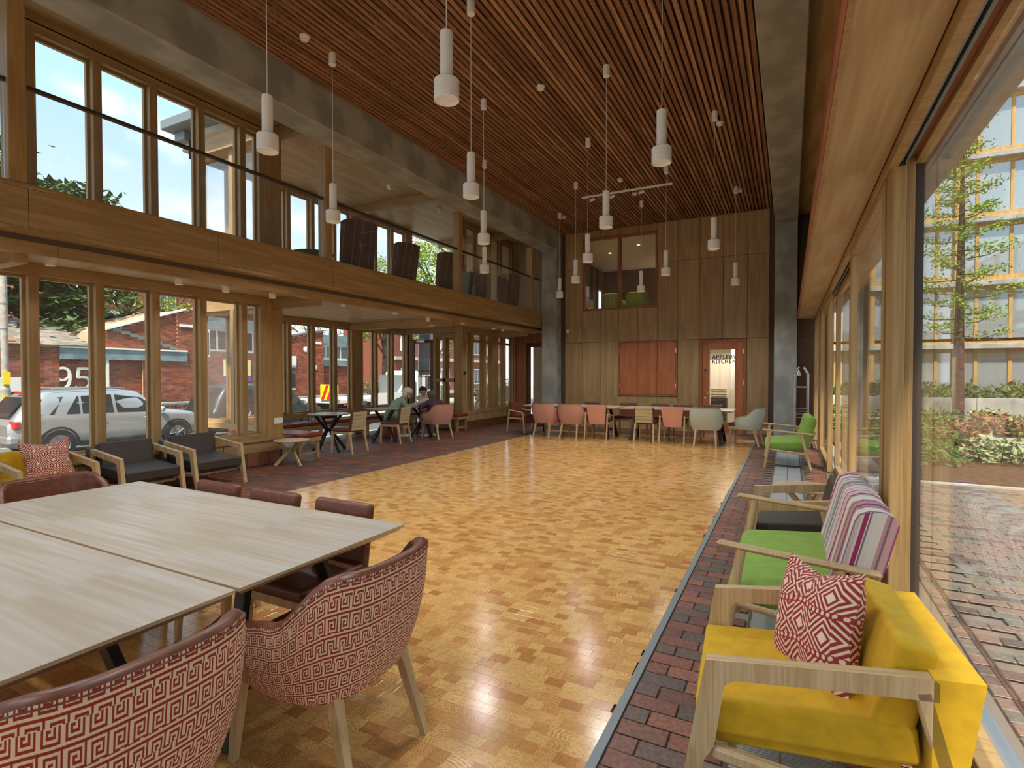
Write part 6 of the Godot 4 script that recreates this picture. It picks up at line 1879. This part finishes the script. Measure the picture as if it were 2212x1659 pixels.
	for k in 3:
		var s := Mb.new()
		s.prism(PackedVector2Array([Vector2(0.25 + k * 0.3, 1.12), Vector2(0.4 + k * 0.3, 1.12), Vector2(0.4 + k * 0.3 + 0.28 if k < 2 else 1.13, 1.7 if k < 2 else 1.4), Vector2(0.25 + k * 0.3 + 0.28, 1.7)] if k < 2 else [Vector2(0.85, 1.12), Vector2(1.0, 1.12), Vector2(1.13, 1.4), Vector2(1.13, 1.68)]), 3.662, 3.672, func(p, d): return Vector3(p.x, p.y, d))
		part(tk, "chevron", s, "red_sign")
	for z in [3.3, -0.9]: sbox(tk, "marker", "red_light", 1.1, 1.14, 0.86, 0.94, z, z - 0.12)
	# brick flats and hedges behind
	for q in [[-38.0, -15.0, -32.0, 9.5, "brick flats with white balconies behind the hall"], [-26.0, -31.0, -48.0, 9.0, "brick flats with white windows behind the spring trees"]]:
		var bl := thing("apartment_block", "distant brick block, %s" % q[4], "building", Vector3(q[0], G, (q[1] + q[2]) / 2))
		var h: float = (q[1] - q[2]) / 2
		sbox(bl, "wall", "brick4", -5, 0, 0, q[3], h, -h)
		for fl in int(q[3] / 2.7):
			sbox(bl, "balcony_band", "concrete_out", 0, 0.3, 0.5 + fl * 2.7, 0.75 + fl * 2.7, h, -h)
			for k in int(h * 2 / 2.6):
				var z := h - 0.8 - k * 2.6
				var w := sbox(bl, "window_frame", "white", 0, 0.06, 1.2 + fl * 2.7, 2.6 + fl * 2.7, z, z - 1.3)
				sbox(w, "pane", "glass_dark", 0.02, 0.08, 1.3 + fl * 2.7, 2.5 + fl * 2.7, z - 0.1, z - 0.6); sbox(w, "pane", "glass_dark", 0.02, 0.08, 1.3 + fl * 2.7, 2.5 + fl * 2.7, z - 0.7, z - 1.2)
	# trees
	cedar("dark spreading cedar behind the tiled roof, left of the lamp post", Vector3(-25.5, G, -6.9), 11.0, 4.4, 11000)
	cedar("dark cedar behind the tiled roof, right of the lamp post", Vector3(-26.0, G, -10.4), 10.0, 3.8, 9000)
	broad_tree("thin spring tree with sparse leaves behind the brick gable", Vector3(-27.0, G, -13.6), 8.5, 2.6, "leaf_spring", 2600, 0.14)
	broad_tree("thin spring tree beside the brick gable's peak", Vector3(-29.0, G, -17.0), 8.0, 2.6, "leaf_spring", 2400, 0.14)
	broad_tree("bare-branched spring tree behind the gabled hall", Vector3(-27.0, G, -24.0), 8.0, 3.0, "leaf_spring", 1600, 0.12)
	broad_tree("full spring tree before the flats, seen through the bay's far panes", Vector3(-21.5, G, -24.8), 8.5, 2.6, "leaf_spring", 6400, 0.17)
	broad_tree("full spring tree close to the entrance side of the street", Vector3(-19.0, G, -26.5), 9.5, 2.8, "leaf_spring", 5200, 0.17)
	broad_tree("tall spring tree beyond the lobby windows", Vector3(-16.0, G, -25.5), 10.0, 3.2, "leaf_spring", 4600, 0.16)
	broad_tree("leafy spring tree at the end of the street", Vector3(-13.2, G, -25.5), 11.0, 3.0, "leaf_spring", 4600, 0.18)
	for q in [[-20.9, -23.6, 1.7, "below the flats"], [-18.8, -24.8, 1.7, "left of the entrance door"], [-14.6, -26.5, 1.8, "right of the entrance door"]]:
		var hd := thing("hedge", "bright green hedge %s" % q[3], "hedge", Vector3(q[0], G, q[1]))
		var pts := []
		for i in 1500: pts.append(Vector3(rng.randf_range(-0.8, 0.8), rng.randf_range(0.2, q[2]), rng.randf_range(-1.7, 1.7)))
		leaves(hd, "foliage", "leaf_bush", leaf_mesh(0.5, 1.0), pts, 0.14)
		sbox(hd, "stems", "bark", -0.7, 0.7, 0.0, q[2] * 0.8, 1.5, -1.5)
	# grey totem and post by the entrance
	var to := thing("street_totem", "grey street pole with a dark box seen through the entrance door", "pole", Vector3(-14.9, G, -19.6))
	var pm := Mb.new(); pm.lathe([Vector2(0.09, 0), Vector2(0.09, 4.2)], 14)
	part(to, "pole", pm, "zinc")
	sbox(to, "control_box", "glass_dark", 0.0, 0.62, 2.1, 4.0, 0.12, -0.2, 0.03)
	var hr := thing("ramp_handrail", "dark handrail of the entrance ramp outside the lobby", "handrail", Vector3(-9.2, 0, -15.5))
	for z in [0.0, -1.6]:
		var u := Mb.new(); u.tube([Vector3(0, -0.5, z), Vector3(0, 0.75 + z * 0.15, z)], 0.02, 8)
		part(hr, "post", u, "dark_bronze")
	var u2 := Mb.new(); u2.tube([Vector3(0, 0.9, 0.9), Vector3(0, 0.75, 0), Vector3(0, 0.51, -1.6)], 0.024, 8)
	part(hr, "rail", u2, "dark_bronze")
# ---------------------------------------------------------------- courtyard outside the right glazing
func shrub(nm: String, label: String, at: Vector3, r: float, h: float, m: String, n: int, lsz: float, flat := 0.25) -> void:
	var t := thing(nm, label, "plant", at)
	var st := Mb.new()
	for k in 7:
		var a := TAU * k / 7
		st.tube([Vector3(0, 0, 0), Vector3(cos(a) * r * 0.4, h * 0.5, sin(a) * r * 0.4), Vector3(cos(a) * r * 0.8, h * 0.8, sin(a) * r * 0.8)], [0.012, 0.008, 0.003], 5)
	part(t, "stems", st, "bark")
	var pts := []
	for i in n:
		var p := rnd3()
		pts.append(Vector3(p.x * r, absf(p.y) * h * 0.9 + 0.03, p.z * r))
	leaves(t, "foliage", m, leaf_mesh(0.55, 1.0), pts, lsz, flat)
func build_court() -> void:
	var f := struct("floor_courtyard", "brick paved courtyard path with a planted bed")
	sbox(f, "bedding", "grout", 0.8, 40, -0.3, -0.02, 3.4, -60)
	var pav := Mb.new(); pav.tinted = true
	var row := 0
	var z := 1.2
	while z > -9.25:
		var x := 0.87 - (0.1065 if row % 2 else 0.0)
		while x < 6.0:
			var x0 := maxf(x, 0.87) + 0.003
			if not (x0 > 0.93 and x0 < 0.985):
				var k := rng.randf()
				pav.col = (Color8(150, 124, 108) if k < 0.45 else (Color8(134, 126, 112) if k < 0.8 else Color8(112, 96, 86))).srgb_to_linear()
				piece(pav, x0, x + 0.21, -0.002 * (row % 3), z - 0.003, z - 0.104, 0.003)
			x += 0.213
		z -= 0.1065
		row += 1
	part(f, "pavers", pav, "paver").set_meta("kind", "stuff")
	for x in [0.945, 0.965]: sbox(f, "slot_drain", "dark_bronze", x - 0.006, x + 0.006, -0.02, 0.004, 1.2, -9.25)
	sbox(f, "bed_edge", "concrete_out", 0.87, 9.0, -0.1, 0.015, -9.25, -9.37)
	sbox(f, "bed_soil", "mulch", 0.87, 16.0, -0.15, 0.03, -9.37, -21.5)
	sbox(f, "path", "paving_out", 0.87, 30.0, -0.15, 0.02, -21.5, -24.2); sbox(f, "path", "paving_out", 3.6, 12.0, -0.1, 0.045, -14.5, -16.2)
	sbox(f, "raised_bed", "mulch", 0.8, 30, -0.1, 0.5, -25.9, -29.8)
	# planter walls
	var pw := thing("planter_wall", "low concrete planter wall across the courtyard", "planter", Vector3.ZERO)
	for q in [[1.0, 4.3, -25.6, -24.9], [4.3, 6.0, -24.9, -24.9], [6.0, 7.0, -24.9, -25.1], [7.0, 11.5, -25.1, -23.0]]:
		var b := Mb.new(); b.bar(Vector3(q[0], 0.32, q[2]), Vector3(q[1], 0.32, q[3]), 0.16, 0.66, 0.01)
		part(pw, "wall_panel", b, "concrete_out")
	# planting
	var P := [["fern", "leaf_bush", "mid green shrub"], ["shrub", "leaf_bush", "dense green shrub"], ["variegated_shrub", "leaf_pale", "pale variegated shrub"], ["rusty_shrub", "leaf_rust", "rust-tinted shrub"]]
	var spots := [[2.1, -11.2, 0.5, 0.42, 0, "close to the path's corner by the oak post"], [3.2, -11.8, 0.6, 0.45, 2, "in the middle of the front bed"], [3.9, -11.0, 0.55, 0.45, 0, "with bright fronds at the front bed's edge"], [4.3, -12.6, 0.6, 0.5, 1, "behind the bright fronds"], [2.4, -13.4, 0.7, 0.6, 1, "left of the middle path"], [3.1, -14.2, 0.5, 0.5, 3, "beside the middle path"], [2.0, -15.6, 0.9, 0.7, 1, "tall and dark, below the tree"], [3.0, -17.0, 0.9, 0.65, 1, "just beyond the middle path"], [4.6, -17.6, 0.8, 0.6, 3, "behind the middle path, right"], [5.2, -16.8, 0.6, 0.6, 1, "right of the middle path's end"], [1.6, -12.8, 0.6, 0.55, 1, "hard against the oak post view"], [4.9, -13.4, 0.7, 0.5, 2, "before the middle path"], [5.4, -21.0, 0.6, 0.5, 2, "at the foot of the young tree"], [1.3, -17.5, 0.8, 0.8, 1, "far left behind the sliding pane"], [4.0, -20.2, 0.9, 0.5, 1, "between tree and bed"]]
	for s in spots: shrub(P[s[4]][0], "%s %s" % [P[s[4]][2], s[5]], Vector3(s[0], 0.02, s[1]), s[2], s[3], P[s[4]][1], 420, 0.13, 0.4)
	for i in 7: shrub("shrub", "low green shrub in the raised bed, %s from the wall's left end" % ["first", "second", "third", "fourth", "fifth", "sixth", "seventh"][i], Vector3(2.2 + i * 1.35, 0.5, -26.9 - (i % 2) * 0.9), 1.0, 0.75, "leaf_bush", 420, 0.2, 0.4)
	# young larch-like tree in tiers
	var t := thing("young_tree", "slender young tree with bright green tiers in the courtyard", "tree", Vector3(5.05, 0.0, -22.9))
	var tr := Mb.new(); tr.tube([Vector3.ZERO, Vector3(0, 3.5, 0), Vector3(0.03, 7.5, 0), Vector3(0.02, 10.6, 0)], [0.17, 0.13, 0.07, 0.015], 10)
	part(t, "trunk", tr, "bark")
	var pts := []
	for k in 46:
		var y := 2.7 + 7.6 * k / 46.0
		var a := k * 2.399
		var ln := (2.0 - 1.55 * k / 46.0) * rng.randf_range(0.6, 1.05)
		var e := Vector3(cos(a) * ln, y + 0.12 * ln + 0.1, sin(a) * ln)
		var br := Mb.new(); br.tube([Vector3(0, y, 0), Vector3(e.x * 0.5, y + 0.02, e.z * 0.5), e], [0.025, 0.016, 0.005], 5)
		part(t, "branch", br, "bark")
		for q in 130:
			var u := pow(rng.randf(), 0.55)
			pts.append(Vector3(e.x * u, lerpf(y, e.y, u) + rng.randfn(0, 0.06), e.z * u) + Vector3(rng.randfn(0, 0.16), rng.randfn(0, 0.05), rng.randfn(0, 0.16)))
	leaves(t, "foliage", "leaf_spring", leaf_mesh(0.5, 1.0), pts, 0.12, 0.4)
	# the opposite range: slabs, posts, windows, one storey after another
	var b := thing("courtyard_building", "timber and concrete range across the courtyard with big windows", "building", Vector3(0, 0, -30.0), 1.5)
	for fl in 5:
		var y := -0.05 + fl * 2.72
		sbox(b, "floor_band", "concrete_out", -4, 26, y - 0.05 if fl > 0 else -0.2, y + 0.17, 0.45, -3.0, 0.01)
		sbox(b, "room_back", "plaster", -4, 26, y + 0.17, y + 2.7, -2.6, -2.8)
		sbox(b, "spandrel", "oak_out", -4, 26, y + 0.17, y + (0.42 if fl != 1 else 0.28), 0.12, 0.0)
		sbox(b, "head_beam", "oak_out", -4, 26, y + 2.5, y + 2.7, 0.12, 0.0)
		for k in 9:
			var x := -3.2 + k * 3.2
			sbox(b, "post", "oak_out", x, x + 0.28, y + 0.17, y + 2.7, 0.3, 0.0)
			for m in [0.75, 1.9, 2.55]: sbox(b, "mullion", "oak_out", x + m, x + m + 0.12, y + 0.4, y + 2.55, 0.1, 0.0)
			for q in [[0.28, 0.75], [0.87, 1.9], [2.02, 2.55], [2.67, 3.2]]: sbox(b, "window_pane", "glass_out", x + q[0], x + q[1], y + 0.42, y + 2.5, 0.05, 0.045)
	sbox(b, "roof", "concrete_out", -4, 26, 13.5, 13.8, 0.5, -3.0)
	var sd := thing("courtyard_wing", "timber wing closing the courtyard on its far side", "building", Vector3(15.0, 0, -14.0))
	for fl in 4:
		var y := -0.05 + fl * 2.72
		sbox(sd, "floor_band", "concrete_out", 0, 3, y - 0.05 if fl > 0 else -0.2, y + 0.17, 14.5, -15.0)
		sbox(sd, "wall", "oak_out", 0.3, 3, y + 0.17, y + 2.67, 14.0, -15.0)
		for k in 9: sbox(sd, "window_pane", "glass_out", 0.27, 0.3, y + 0.6, y + 2.4, 12.5 - k * 3.0, 10.6 - k * 3.0)
	var nw := thing("entrance_wing", "low timber wing closing the courtyard behind the viewer", "building", Vector3(8.5, 0, 9.0))
	sbox(nw, "wall", "oak_out", -7.0, 7.5, 0.0, 5.8, 0.0, 3.0)
	for k in 5: sbox(nw, "window_pane", "glass_out", -6.4 + k * 2.8, -4.4 + k * 2.8, 0.6, 2.6, -0.03, 0.0)
	sbox(nw, "roof", "concrete_out", -7.2, 7.7, 5.8, 6.05, -0.3, 3.2)
